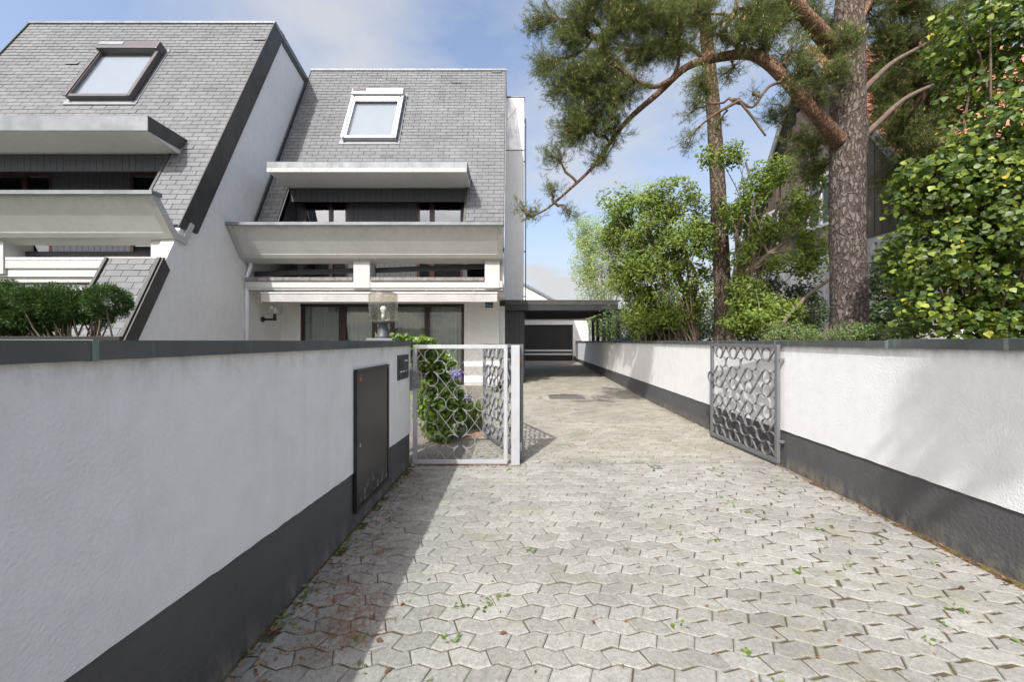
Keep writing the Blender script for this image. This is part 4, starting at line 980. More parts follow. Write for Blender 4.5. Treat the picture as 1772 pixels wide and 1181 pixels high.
while x < 0.39:
    box('wall_board', x + 0.004, min(x + 0.155, 0.40) - 0.004, YC0 + 0.095, YC0 + 0.122, zg(13) - 0.01, 2.448, M_black, cp, 0.003); x += 0.155
y = YC0 + 0.13
while y < YC1 - 0.1:
    box('wall_board', 0.403, 0.42, y + 0.004, y + 0.15, zg(15) - 0.05, 2.35, M_black, cp); y += 0.156
tray = thing('blue_tray', 'blue plastic lid lying on the right wall below the carport', 'lid', (xr(12.6) + 0.1, 12.6, 1.455))
box('lid', -0.22, 0.22, -0.16, 0.16, 0.0, 0.05, M_bluep, tray, 0.012, True); box('rim', -0.25, 0.25, -0.19, 0.19, 0.0, 0.018, M_bluep, tray, 0.005, True)

YB = 24.0
ga = thing('garage', 'white garage with black roller door closing the end of the drive', 'garage', (2.0, 25.5, zg(YB)))
z0 = zg(YB)
box('wall', -0.6, 0.66, YB, YB + 5, z0 - 0.3, 2.75, M_house, ga); box('wall', 3.67, 4.6, YB, YB + 5, z0 - 0.3, 2.75, M_house, ga)
box('lintel', 0.66, 3.67, YB + 0.002, YB + 0.3, z0 + 2.18, 2.75, M_house, ga)
box('wall', 0.66, 3.67, YB + 4.8, YB + 5, z0, 2.75, M_house, ga)
box('roof_edge', -0.65, 4.65, YB - 0.06, YB + 5, 2.752, 3.0, simple('brown_fascia', (0.33, 0.25, 0.20), 0.7, 0.1), ga)
box('base_strip', 3.67, 4.6, YB - 0.012, YB - 0.001, z0 - 0.2, z0 + 0.28, M_plinth, ga)
dr = box('roller_door', 0.68, 3.65, YB + 0.12, YB + 0.2, z0 + 0.01, z0 + 2.19, M_blackm, ga)
k = 0
while k * 0.11 < 2.1:
    z = z0 + 0.02 + k * 0.11; m = M_white if k in (3, 5) else M_blackm
    box('door_slat', 0.685, 3.645, YB + 0.098, YB + 0.119, z, z + 0.102, m, dr, 0.006); k += 1

# white gable of a house beyond the garage, and its grey verge
fh = thing('far_house', 'white gabled house far behind the garage', 'house', (-1, 42, 0))
prism_y('gable', [(-6.0, 0), (-6.0, 10.0), (-2.5, 9.0), (1.25, 7.0), (4.6, 5.2), (4.6, 0)], 40.0, 50.0, M_house, fh)
prism_y('verge', [(-2.5, 9.02), (4.9, 5.06), (4.9, 5.30), (-2.5, 9.30)], 39.8, 50.0, M_zinc, fh)

# ------------------------------------------------------------------ neighbour's house on the right
XN = 8.3
nh = thing('timber_clad_house', 'neighbouring house with weathered timber gable and red tiled roof behind the pines', 'house', (13.0, 11.0, 0.9))
NR_Y, NR_Z, NT = 10.85, 9.45, 1.60
def nroof(y): return NR_Z - NT * abs(y - NR_Y)
yn0, yn1 = 7.5, 14.2
box('lower_wall', XN, XN + 9, yn0, yn1, 0.5, 4.0, M_wall, nh)
prism_x('gable_core', [(yn0 + 0.1, 4.0), (yn1 - 0.1, 4.0), (yn1 - 0.1, nroof(yn1 - 0.1) - 0.2), (NR_Y, NR_Z - 0.2), (yn0 + 0.1, nroof(yn0 + 0.1) - 0.2)], XN + 0.02, XN + 8.9, M_felt, nh)
nwin = [(12.35, 13.15, 4.45, 5.6), (10.2, 11.2, 4.5, 5.9)]
y = yn0 - 0.02; i = 0
while y < yn1:
    w = random.uniform(0.15, 0.21); top = min(nroof(y), nroof(y + w)) - 0.18; segs = [(3.85, top)]
    for a, b, c, d in nwin:
        if y + w > a + 0.02 and y < b - 0.02: segs = [(3.85, c), (d, top)]
    for s0, s1 in segs:
        if s1 - s0 > 0.1: box('gable_board', XN - 0.02 - random.uniform(0.0, 0.008), XN + 0.012, y + 0.005, y + w - 0.008, s0, s1, M_larch_o if y > 13.4 else M_larch, nh)
    y += w; i += 1
for a, b, c, d in nwin:
    w = link('window', joined_boxes([(XN - 0.03, XN + 0.03, a, b, d - 0.08, d), (XN - 0.03, XN + 0.03, a, b, c, c + 0.08), (XN - 0.03, XN + 0.03, a, a + 0.08, c + 0.08, d - 0.08), (XN - 0.03, XN + 0.03, b - 0.08, b, c + 0.08, d - 0.08), (XN - 0.03, XN + 0.03, (a + b) / 2 - 0.04, (a + b) / 2 + 0.04, c + 0.08, d - 0.08)]), M_white, nh)
    obj('pane', [(XN + 0.005, a + 0.08, c + 0.08), (XN + 0.005, b - 0.08, c + 0.08), (XN + 0.005, b - 0.08, d - 0.08), (XN + 0.005, a + 0.08, d - 0.08)], [(0, 1, 2, 3)], M_glass_up, w)
    for s in (a - 0.52, b + 0.06):
        sh = box('shutter', XN - 0.06, XN - 0.035, s, s + 0.46, c, d, M_larch, nh)
        for k in range(int((d - c) / 0.07)): box('slat', XN - 0.072, XN - 0.058, s + 0.04, s + 0.42, c + 0.04 + k * 0.07, c + 0.085 + k * 0.07, M_larch, sh)
for s, ye in ((-1, yn0 - 0.45), (1, yn1 + 0.45)):
    zE = nroof(ye)
    prism_x('roof_slope', [(NR_Y, NR_Z), (ye, zE), (ye, zE - 0.16), (NR_Y, NR_Z - 0.18)], XN - 0.32, XN + 9.5, M_felt, nh)
    prism_x('barge_board', [(NR_Y, NR_Z + 0.05), (ye, zE + 0.05), (ye, zE - 0.22), (NR_Y, NR_Z - 0.24)], XN - 0.37, XN - 0.322, simple('grey_barge_%d' % s, (0.19, 0.185, 0.19), 0.7, 0.2, 5), nh)
# clay tiles on the near slope
TV = []; TF = []; L = math.hypot(NR_Y - (yn0 - 0.45), NR_Z - nroof(yn0 - 0.45)); ta = math.atan(NT); s = 0.0; row = 0
while s < L - 0.1:
    x = XN - 0.32
    while x < XN + 6.5:
        b = len(TV); y = NR_Y - (L - s) * math.cos(ta); z = NR_Z - (L - s) * math.sin(ta)
        for u, v, q in ((0.0, 0, 0.03), (0.07, 0, 0.055), (0.15, 0, 0.055), (0.225, 0, 0.03), (0.0, 0.36, 0.0), (0.07, 0.36, 0.025), (0.15, 0.36, 0.025), (0.225, 0.36, 0.0), (0.0, 0, 0.0), (0.225, 0, 0.0)):
            TV.append((x + u, y + v * math.cos(ta) - q * math.sin(ta), z + v * math.sin(ta) + q * math.cos(ta)))
        TF += [tuple(b + k for k in f) for f in ((0, 1, 5, 4), (1, 2, 6, 5), (2, 3, 7, 6), (8, 9, 3, 2), (8, 2, 1, 0))]; x += 0.23
    s += 0.33; row += 1
o = obj('roof_tiles', TV, TF, M_tile_red, nh); o['kind'] = 'stuff'
prism_x('porch_roof', [(yn0 - 1.3, 3.9), (yn0 - 0.02, 4.55), (yn0 - 0.02, 4.40), (yn0 - 1.3, 3.78)], XN - 0.4, XN + 3, M_felt, nh)

# ------------------------------------------------------------------ vegetation helpers
def rand_rot(n, up=None, spread=1.0):
    """n random frames (columns: leaf axis, leaf width, leaf normal); normals drawn towards `up` (n,3)"""
    nr = rng.normal(size=(n, 3)) * spread
    if up is not None: nr = nr + up
    nr /= np.linalg.norm(nr, axis=1, keepdims=True) + 1e-9
    t = rng.normal(size=(n, 3)); t[:, 2] -= 0.35; t -= (t * nr).sum(1, keepdims=True) * nr; t /= np.linalg.norm(t, axis=1, keepdims=True) + 1e-9
    b = np.cross(nr, t); return np.stack([t, b, nr], axis=2)
def scatter(name, tv, tf, pos, rot, scale, mat, parent=None, kind=None):
    tv = np.asarray(tv, float); tf = np.asarray(tf, int); n, k = len(pos), len(tv)
    V = np.einsum('nij,kj->nki', rot, tv) * np.asarray(scale).reshape(-1, 1, 1) + np.asarray(pos)[:, None, :]
    Fc = (tf[None, :, :] + (np.arange(n) * k)[:, None, None]).reshape(-1, tf.shape[1])
    o = link(name, fast_mesh(V.reshape(-1, 3), Fc), mat, parent)
    if kind: o['kind'] = kind
    return o
LEAF = ([(0, 0, 0), (0.30, 0.26, 0.06), (0.65, 0.20, 0.05), (1.0, 0, -0.06), (0.65, -0.20, 0.05), (0.30, -0.26, 0.06)], [(0, 1, 2, 3), (0, 3, 4, 5)])
LEAFQ = ([(0, 0, 0), (0.5, 0.27, 0.05), (1.0, 0, -0.03), (0.5, -0.27, 0.05)], [(0, 1, 2), (0, 2, 3)])
IVYL = ([(0, 0, 0), (0.10, 0.34, 0.05), (0.40, 0.46, 0.07), (0.72, 0.22, 0.03), (1.0, 0, -0.10), (0.72, -0.22, 0.03), (0.40, -0.46, 0.07), (0.10, -0.34, 0.05)], [(0, 1, 2, 3), (0, 3, 4, 5), (0, 5, 6, 7)])
def in_pads(pads, n, shell=0.55):
    """n points in a union of ellipsoids [(centre, (rx, ry, rz), weight)], biased to the shells and broken into clumps; returns points and outward directions"""
    w = np.array([p[2] * (p[1][0] * p[1][1] * p[1][2]) ** 0.667 for p in pads], float); w /= w.sum()
    idx = rng.choice(len(pads), n, p=w); d = rng.normal(size=(n, 3)); d /= np.linalg.norm(d, axis=1, keepdims=True)
    r = shell + (1.06 - shell) * rng.random(n) ** 0.7
    c = np.array([list(p[0]) for p in pads])[idx]; R = np.array([p[1] for p in pads])[idx]
    return c + d * R * r[:, None], d
def clumpy(pts, dirs, freq, keep):
    """drops points where a 3-D noise is low, so that gaps and clumps form"""
    v = np.array([mnoise.noise(Vector(p) * freq) for p in pts]); m = v > np.quantile(v, 1 - keep); return pts[m], dirs[m]
def pad(px, py, D, rx, ry, depth=None, w=1.0):
    c = U(px, py, D); a, b = rx / F * D, ry / F * D; return (c, (a, depth or (a + b) / 2, b), w)
def branchy(name, base_pts, pads, mat, parent, r0, n_per=3, seg=6, r1=0.006, sides=6):
    """wood that runs from the given stems into every pad"""
    lst = []
    for p in pads:
        for k in range(n_per):
            b = random.choice(base_pts); t = p[0] + Vector([random.uniform(-0.7, 0.7) * q for q in p[1]])
            mid = (b + t) / 2 + Vector((random.uniform(-.15, .15), random.uniform(-.15, .15), random.uniform(-0.05, 0.3))) * (t - b).length * 0.5
            P = []
            for i in range(seg + 1):
                u = i / seg; P.append(b * (1 - u) ** 2 + mid * 2 * u * (1 - u) + t * u * u + Vector((random.gauss(0, .012), random.gauss(0, .012), random.gauss(0, .012))) * (i > 0))
            lst.append((P, [r0 * (1 - i / seg) ** 0.8 + r1 for i in range(seg + 1)]))
    o = tubes(name, lst, mat, parent, sides); return o

def bush(name, label, cat, base, pads, n, size, lmat, wmat, tmpl=LEAF, shell=0.5, keep=0.7, freq=1.6, r0=0.02, n_per=3, group=None, up=0.9, stems=None):
    t = thing(name, label, cat, base, group=group)
    P, d = in_pads(pads, int(n / keep), shell); P, d = clumpy(P, d, freq, keep)
    upv = d * 0.7 + np.array([-0.3, -0.6, up * 0.8]); rot = rand_rot(len(P), upv, 0.75)
    scatter('crown', tmpl[0], tmpl[1], P, rot, size * rng.uniform(0.65, 1.25, len(P)), lmat, t)
    branchy('stems', [Vector(s) for s in (stems or [base])], pads, wmat, t, r0, n_per)
    return t

# ------------------------------------------------------------------ pines
def smooth_path(pts, n):
    P = [Vector(p) for p in pts]; out = []
    for i in range(len(P) - 1):
        p0, p1, p2, p3 = P[max(i - 1, 0)], P[i], P[i + 1], P[min(i + 2, len(P) - 1)]
        for k in range(n):
            t = k / n; out.append(0.5 * (2 * p1 + (p2 - p0) * t + (2 * p0 - 5 * p1 + 4 * p2 - p3) * t * t + (3 * p1 - p0 - 3 * p2 + p3) * t ** 3))
    out.append(P[-1]); return out
def interp(vals, n):
    out = []
    for i in range(len(vals) - 1): out += [vals[i] + (vals[i + 1] - vals[i]) * k / n for k in range(n)]
    return out + [vals[-1]]
def wood(name, pix, D_r, mat, parent, sides=14, rough=0.0, n=6):
    """limb through photo points (px, py, D, radius in px)"""
    P = smooth_path([U(a, b, d) for a, b, d, r in pix], n); R = interp([r / F * d * math.cos(math.atan((a - 886) / F)) for a, b, d, r in pix], n)
    V, Fc = tube_arrays(P, R, sides)
    if rough:
        for i, v in enumerate(V[:len(P) * sides]):
            c = P[i // sides]; q = (v - c); s = 1 + rough * (mnoise.noise(Vector((v.x * 9, v.y * 9, v.z * 4))) + 0.6 * mnoise.noise(Vector((v.x * 24, v.y * 24, v.z * 10)))); V[i] = c + q * s
    o = obj(name, V, Fc, mat, parent); o.data.polygons.foreach_set('use_smooth', [True] * len(o.data.polygons)); return P, R
def needle_tuft():
    V = []; Fc = []; r = random.Random(2)
    for k in range(16):
        a = r.uniform(0, 2 * math.pi); s = r.uniform(-0.9, 0.5); e = r.uniform(0.55, 1.1)
        d = Vector((math.cos(e), math.sin(e) * math.cos(a), math.sin(e) * math.sin(a))); q = d.cross(Vector((r.gauss(0, 1), r.gauss(0, 1), r.gauss(0, 1)))).normalized() * 0.030
        b = Vector((s, 0, 0)); t = b + d * r.uniform(0.8, 1.15); i = len(V); V += [tuple(b - q), tuple(b + q), tuple(t)]; Fc.append((i, i + 1, i + 2))
    return V, Fc
TUFT = needle_tuft()
BUD = ([(0, 0.18, 0), (0, -0.09, 0.15), (0, -0.09, -0.15), (1, 0, 0)], [(0, 1, 3), (1, 2, 3), (2, 0, 3)])
def frames_from_axis(ax):
    ax = ax / (np.linalg.norm(ax, axis=1, keepdims=True) + 1e-9); t = rng.normal(size=ax.shape); t -= (t * ax).sum(1, keepdims=True) * ax; t /= np.linalg.norm(t, axis=1, keepdims=True) + 1e-9
    return np.stack([ax, t, np.cross(ax, t)], axis=2)
def pine_foliage(parent, limb_pts, pads, size=0.055, dens=1.0, bud=0.12, rbr=0.022):
    twigs = []; pos = []; axs = []; bpos = []; bax = []
    for (c, R, w) in pads:
        c = Vector(c); near = sorted(limb_pts, key=lambda p: (p - c).length + random.uniform(0, 0.25))[0]
        mid = (near + c) / 2 + Vector((random.gauss(0, .1), random.gauss(0, .1), random.uniform(0.0, 0.18)))
        main = [near * (1 - u) ** 2 + mid * 2 * u * (1 - u) + c * u * u + Vector((random.gauss(0, .02), random.gauss(0, .02), random.gauss(0, .02))) * (u > 0) for u in [k / 8 for k in range(9)]]
        twigs.append((main, [rbr * (1 - k / 8) + 0.008 for k in range(9)]))
        m = max(4, int(dens * w * 30 * (R[0] * R[1] + R[1] * R[2] + R[0] * R[2])))
        for k in range(m):
            d = Vector((random.gauss(0, 1), random.gauss(0, 1), random.gauss(0, 1))).normalized() * random.uniform(0.35, 1.0)
            tip = c + Vector((d.x * R[0], d.y * R[1], d.z * R[2])); st = main[random.randint(4, 8)]
            md = (st + tip) / 2 + Vector((random.gauss(0, .05), random.gauss(0, .05), random.gauss(-0.02, .05)))
            tw = [st * (1 - u) ** 2 + md * 2 * u * (1 - u) + tip * u * u for u in (0, .25, .5, .75, 1)]
            twigs.append((tw, [0.008, 0.0065, 0.005, 0.004, 0.003]))
            L = (tip - st).length; n = max(4, int(L / 0.03))
            dirv = (tw[4] - tw[3]).normalized()
            for q in range(n):
                u = 0.35 + 0.65 * random.random(); p = st * (1 - u) ** 2 + md * 2 * u * (1 - u) + tip * u * u
                off = Vector((random.gauss(0, .05), random.gauss(0, .05), random.gauss(0.012, .045)))
                ax = dirv * 0.8 + off.normalized() * 0.9 + Vector((0, 0, 0.35))
                pos.append(p + off); axs.append(ax)
                if random.random() < bud: bpos.append(p + off + ax.normalized() * size * 0.9); bax.append(ax + Vector((0, 0, 0.8)))
    o = tubes('twigs', twigs, M_twig_o, parent, 4); o['kind'] = 'stuff'
    pos = np.array([list(p) for p in pos]); axs = np.array([list(p) for p in axs])
    o = scatter('needles', TUFT[0], TUFT[1], pos, frames_from_axis(axs), size * rng.uniform(0.8, 1.25, len(pos)), M_needle, parent, 'stuff')
    bpos = np.array([list(p) for p in bpos]); bax = np.array([list(p) for p in bax])
    if len(bpos): scatter('buds', BUD[0], BUD[1], bpos, frames_from_axis(bax), 0.030 * rng.uniform(0.7, 1.3, len(bpos)), M_bud, parent, 'stuff')

DP = 6.0
p1 = thing('pine_tree', 'thick pine trunk at right with an orange limb reaching over the drive', 'tree', U(1469, 590, DP) - Vector((0, 0, 0.5)), group='pines behind the right wall')
tr = [(1471, 690, DP, 42), (1470, 590, DP, 36), (1468, 480, DP, 33.5), (1466, 380, DP, 33), (1467, 280, DP, 33.5), (1468, 235, DP, 34.5), (1468, 160, DP, 31), (1469, 80, DP, 29), (1470, 0, DP, 27), (1474, -120, DP, 24), (1470, -300, DP, 19), (1478, -520, DP, 10)]
TP, _ = wood('trunk', tr, 0, M_bark, p1, 36, 0.045, 10)
LA, _ = wood('limb', [(1452, 246, 5.95, 17), (1425, 212, 5.8, 14), (1390, 172, 5.72, 12.5), (1352, 130, 5.7, 12), (1322, 104, 5.7, 11.5), (1292, 93, 5.75, 10), (1240, 100, 5.9, 8), (1188, 116, 6.05, 6.5), (1140, 160, 6.2, 5.5), (1088, 206, 6.3, 4.5), (1056, 246, 6.35, 3.8), (1025, 290, 6.4, 3), (985, 328, 6.45, 2.4), (945, 362, 6.5, 1.8), (902, 383, 6.5, 1.2)], 0, M_limb, p1, 14, 0.05)
LB, _ = wood('limb', [(1448, 88, 5.9, 19), (1415, 52, 5.7, 16), (1385, 15, 5.55, 13), (1352, -35, 5.5, 11), (1300, -90, 5.5, 9), (1240, -120, 5.6, 6)], 0, M_limb, p1, 14, 0.05)
LC, _ = wood('limb', [(1492, 158, 6.05, 8), (1515, 135, 6.1, 6.5), (1545, 108, 6.2, 5.5), (1585, 85, 6.4, 4.5), (1632, 58, 6.7, 3)], 0, M_twig, p1, 10, 0.05)
LD, _ = wood('limb', [(1492, 238, 6.05, 8), (1520, 212, 6.1, 6.5), (1556, 178, 6.2, 5.5), (1590, 158, 6.3, 5), (1630, 142, 6.5, 4)], 0, M_twig, p1, 10, 0.05)
LE, _ = wood('limb', [(1300, 95, 5.75, 6), (1268, 72, 5.7, 5), (1252, 55, 5.7, 4.5), (1272, 20, 5.7, 4), (1275, -20, 5.7, 3)], 0, M_limb, p1, 10, 0.05)
LF, _ = wood('limb', [(1160, 138, 6.1, 5), (1128, 150, 6.0, 4), (1085, 128, 5.9, 3.4), (1055, 100, 5.9, 2.8), (1040, 60, 5.9, 2.2)], 0, M_limb, p1, 8, 0.05)
LG, _ = wood('limb', [(1360, 140, 5.7, 4), (1330, 150, 5.6, 3), (1302, 185, 5.6, 2.6), (1278, 172, 5.6, 2.2), (1300, 200, 5.6, 2.5), (1325, 235, 5.6, 2)], 0, M_twig, p1, 8, 0.05)
LH, _ = wood('limb', [(1480, 60, 6.1, 9), (1500, 10, 6.3, 8), (1540, -40, 6.5, 7), (1600, -80, 6.8, 5)], 0, M_limb, p1, 10, 0.05)
pads1 = [pad(1000, 215, 6.3, 62, 62, 0.6), pad(1048, 175, 6.1, 50, 50, 0.5), pad(962, 270, 6.4, 34, 30, 0.3, 0.8), pad(1040, 265, 6.3, 36, 34, 0.4, 0.7),
         pad(945, 120, 6.2, 40, 40, 0.4, 0.7), pad(985, 60, 6.0, 55, 45, 0.5), pad(1040, 90, 5.9, 50, 45, 0.5), pad(930, 30, 6.2, 40, 30, 0.4, 0.7), pad(1075, 40, 5.8, 50, 42, 0.5),
         pad(955, 330, 6.4, 34, 22, 0.3, 0.6), pad(925, 372, 6.5, 26, 18, 0.25, 0.8), pad(985, 370, 6.45, 26, 18, 0.25, 0.6), pad(905, 360, 6.5, 18, 16, 0.2, 0.8),
         pad(1215, 150, 5.9, 36, 34, 0.35, 0.9), pad(1200, 190, 5.9, 32, 22, 0.3, 0.7), pad(1185, 250, 6.0, 26, 24, 0.25, 0.5), pad(1290, 60, 5.6, 45, 35, 0.4, 0.9), pad(1330, 75, 5.6, 36, 34, 0.35, 0.9),
         pad(1390, 120, 5.6, 42, 26, 0.35, 0.9), pad(1440, 125, 5.55, 46, 34, 0.35, 1.0), pad(1470, 70, 5.5, 40, 40, 0.3, 0.8), pad(1365, 160, 5.6, 30, 18, 0.3, 0.7), pad(1310, 170, 5.6, 22, 16, 0.25, 0.6),
         pad(1390, 250, 6.6, 40, 40, 0.4, 0.9), pad(1345, 50, 5.7, 40, 40, 0.4, 0.8), pad(1400, 20, 5.9, 45, 36, 0.5, 0.8), pad(1160, 60, 5.9, 45, 40, 0.4, 0.9), pad(1245, 215, 5.9, 20, 20, 0.25, 0.5),
         pad(1020, 140, 6.0, 60, 40, 0.5), pad(1090, 150, 6.0, 40, 34, 0.4, 0.9), pad(1120, 30, 5.8, 55, 40, 0.5), pad(1010, 15, 5.9, 60, 34, 0.5), pad(1075, -10, 5.7, 60, 36, 0.5), pad(1200, 25, 5.8, 50, 40, 0.4, 0.8), pad(1265, 120, 5.8, 34, 26, 0.3, 0.7), pad(1240, 60, 5.7, 40, 34, 0.4, 0.8), pad(1310, 20, 5.6, 50, 34, 0.4, 0.9), pad(1370, 90, 5.6, 40, 30, 0.35, 0.8), pad(1420, 165, 5.6, 34, 24, 0.3, 0.8), pad(1340, 200, 6.4, 34, 34, 0.4, 0.5), pad(1400, 300, 6.8, 34, 34, 0.4, 0.6), pad(985, 150, 6.2, 50, 44, 0.5), pad(1060, 225, 6.2, 40, 34, 0.4, 0.8)]
padsR = [pad(1545, 55, 6.6, 60, 45, 0.5), pad(1600, 90, 6.8, 55, 50, 0.5), pad(1560, 150, 6.8, 45, 40, 0.5, 0.5), pad(1600, 230, 6.8, 50, 45, 0.5, 0.6), pad(1545, 250, 6.9, 40, 45, 0.5, 0.5), pad(1575, 10, 6.5, 70, 40, 0.6), pad(1640, 30, 6.5, 60, 50, 0.6), pad(1500, 15, 6.5, 40, 40, 0.5, 0.7), pad(1430, 60, 6.6, 50, 50, 0.5, 0.8), pad(1530, 110, 7.0, 45, 50, 0.5, 0.9), pad(1570, 190, 7.2, 50, 40, 0.5, 0.7), pad(1550, 310, 7.2, 45, 40, 0.5, 0.8), pad(1610, 160, 7.2, 50, 45, 0.5, 0.8), pad(1520, 180, 7.4, 34, 60, 0.4, 0.6), pad(1600, 300, 7.2, 45, 45, 0.5, 0.8), pad(1540, 140, 6.7, 50, 40, 0.4, 1.2), pad(1580, 110, 6.6, 50, 40, 0.4, 1.2), pad(1625, 200, 6.8, 45, 45, 0.4, 1.2), pad(1560, 230, 6.8, 45, 40, 0.4, 1.2), pad(1530, 200, 6.7, 30, 40, 0.3, 1.0), pad(1650, 120, 6.4, 50, 50, 0.4, 1.2)]
padsU = [(Vector((x, y, z)), (1.0, 1.0, 0.6), 0.45) for x, y, z in ((5.6, 6.2, 8.2), (4.6, 6.8, 8.8), (6.3, 7.0, 9.2), (5.2, 5.6, 9.8), (5.8, 6.6, 10.6), (4.7, 6.2, 11.0), (6.5, 6.4, 8.0), (5.4, 7.4, 9.4))]
TU = [p for p in TP if p.z > 7]
pine_foliage(p1, TU, padsU, 0.10, 0.9, 0.0, 0.03)
pine_foliage(p1, LA[8:] + LB + LC + LD + LE + LF + LG + LH, pads1 + padsR, 0.068, 3.6, 0.10)

p2 = thing('pine_tree', 'slender straight pine trunk standing among the lilacs behind the wall', 'tree', U(1252, 590, 9.0) - Vector((0, 0, 0.5)), group='pines behind the right wall')
T2, _ = wood('trunk', [(1254, 640, 9, 19), (1252, 580, 9, 17), (1250, 500, 9, 15.5), (1246, 400, 9, 14.5), (1241, 300, 9, 13.5), (1235, 200, 9, 12.5), (1226, 100, 9, 12), (1217, 0, 9, 10.5), (1205, -150, 9, 8), (1195, -330, 9, 4)], 0, M_bark2, p2, 24, 0.05, 8)
L2a, _ = wood('limb', [(1228, 110, 9, 5), (1190, 80, 8.9, 4), (1140, 75, 8.7, 3), (1090, 85, 8.6, 2.5), (1060, 70, 8.6, 2)], 0, M_twig, p2, 8, 0.05)
L2b, _ = wood('limb', [(1222, 50, 9, 5), (1180, 20, 8.9, 4), (1140, 5, 8.7, 3.4), (1095, 20, 8.6, 2.6)], 0, M_twig, p2, 8, 0.05)
L2c, _ = wood('limb', [(1222, 60, 9, 4), (1260, 30, 9, 3.4), (1300, 20, 9, 2.6), (1340, 40, 9, 2)], 0, M_twig, p2, 8, 0.05)
pads2 = [pad(1110, 90, 8.8, 55, 36, 0.6, 1.2), pad(1160, 85, 8.9, 48, 34, 0.6, 1.2), pad(1090, 40, 8.6, 50, 34, 0.6), pad(1150, 30, 8.8, 50, 36, 0.6, 1.1), pad(1210, 25, 8.9, 50, 36, 0.6, 0.9), pad(1290, 40, 9, 48, 36, 0.6, 0.8), pad(1350, 15, 9, 50, 36, 0.6, 0.8), pad(1060, 130, 8.7, 36, 26, 0.5, 0.9), pad(1180, -25, 9, 70, 40, 0.8, 0.8)]
pine_foliage(p2, L2a + L2b + L2c, pads2, 0.078, 2.4, 0.04, 0.025)

# ------------------------------------------------------------------ lilacs, birch and shrubs behind the right wall
GZ = 0.95
def at_bed(px, D): return Vector(((px - 886) / F * D, D, GZ))
b0 = at_bed(1200, 9.6)
lil = [pad(1110, 385, 9.6, 50, 48, 0.7), pad(1160, 345, 9.4, 48, 36, 0.6), pad(1190, 420, 9.2, 50, 50, 0.6), pad(1125, 460, 9.8, 60, 46, 0.8), pad(1095, 480, 10.4, 40, 50, 0.8), pad(1118, 540, 10.4, 42, 42, 0.8), pad(1160, 530, 9.8, 55, 45, 0.7, 0.8), pad(1065, 345, 9.4, 34, 26, 0.4, 0.3), pad(1210, 500, 9.3, 30, 50, 0.4, 0.5), pad(1150, 575, 10.6, 60, 20, 0.6), pad(1060, 420, 10.2, 24, 36, 0.4, 0.4), pad(1215, 380, 9.4, 24, 46, 0.4, 0.5), pad(1225, 450, 9.6, 26, 46, 0.4, 0.6), pad(1075, 400, 10, 36, 40, 0.5, 0.6)]
t = bush('lilac_bush', 'tall lilac bush with pale mauve blossom overhanging the wall beside the carport', 'bush', b0, lil, 31000, 0.078, M_lilac, M_stemg, LEAF, 0.3, 0.68, 2.2, 0.018, 2, 'lilacs behind the right wall', stems=[b0, at_bed(1185, 9.8), at_bed(1160, 10), at_bed(1215, 9.4), at_bed(1120, 10.3)])
fl = np.concatenate([np.array(list(U(px, py, D)))[None] + rng.normal(size=(90, 3)) * np.array([0.05, 0.05, 0.09]) for px, py, D in [(1042, 432, 9.7), (1055, 440, 9.6), (1062, 445, 9.7), (1035, 455, 9.9), (1048, 468, 9.8), (1080, 425, 9.2), (1093, 524, 9.3), (1170, 352, 9), (1185, 330, 9), (1200, 352, 9), (1130, 385, 9), (1040, 480, 10), (1160, 512, 9.1)]])
scatter('blossom', LEAFQ[0], LEAFQ[1], fl, rand_rot(len(fl)), 0.022 * rng.uniform(0.7, 1.3, len(fl)), M_flower, t, 'stuff')
for pts in ([(1205, 590, 9.6, 7), (1195, 540, 9.6, 6.5), (1180, 490, 9.6, 6), (1155, 455, 9.6, 5), (1130, 420, 9.6, 4), (1115, 385, 9.6, 2.5)], [(1185, 590, 9.8, 6), (1165, 540, 9.8, 5), (1150, 490, 9.8, 4), (1145, 440, 9.7, 3)], [(1195, 540, 9.6, 4.5), (1205, 480, 9.5, 3.5), (1175, 430, 9.5, 3), (1150, 400, 9.5, 2)]):
    wood('stem', pts, 0, M_stemg, t, 9, 0.06)
b1 = at_bed(1268, 8.2)
lil2 = [pad(1300, 335, 8.0, 34, 34, 0.35, 0.5), pad(1268, 270, 8.0, 26, 26, 0.3, 0.5), pad(1225, 270, 8.2, 22, 22, 0.3, 0.35), pad(1340, 300, 7.9, 40, 34, 0.4, 0.5), pad(1385, 350, 7.8, 40, 34, 0.4, 0.5), pad(1400, 400, 7.8, 36, 30, 0.4, 0.5), pad(1330, 395, 8, 36, 30, 0.4, 0.5), pad(1300, 450, 8, 36, 34, 0.4, 0.4), pad(1290, 510, 8, 36, 40, 0.4, 0.8), pad(1265, 370, 8.2, 22, 40, 0.3, 0.6), pad(1420, 300, 7.8, 26, 26, 0.3, 0.4), pad(1360, 450, 7.8, 36, 26, 0.4, 0.4), pad(1340, 540, 7.6, 50, 30, 0.4, 0.8), pad(1310, 420, 8.3, 40, 40, 0.4, 0.6), pad(1290, 380, 8.5, 30, 40, 0.4, 0.6), pad(1400, 450, 7.9, 40, 34, 0.4, 0.6), pad(1300, 555, 8.0, 50, 28, 0.4, 0.9)]
t = bush('lilac_bush', 'sparse leaning lilac between the slender trunk and the thick pine', 'bush', b1, lil2, 14500, 0.074, M_lilac, M_stemg, LEAF, 0.2, 0.65, 2.6, 0.010, 2, 'lilacs behind the right wall', stems=[b1, U(1300, 470, 8), U(1330, 440, 7.9)])
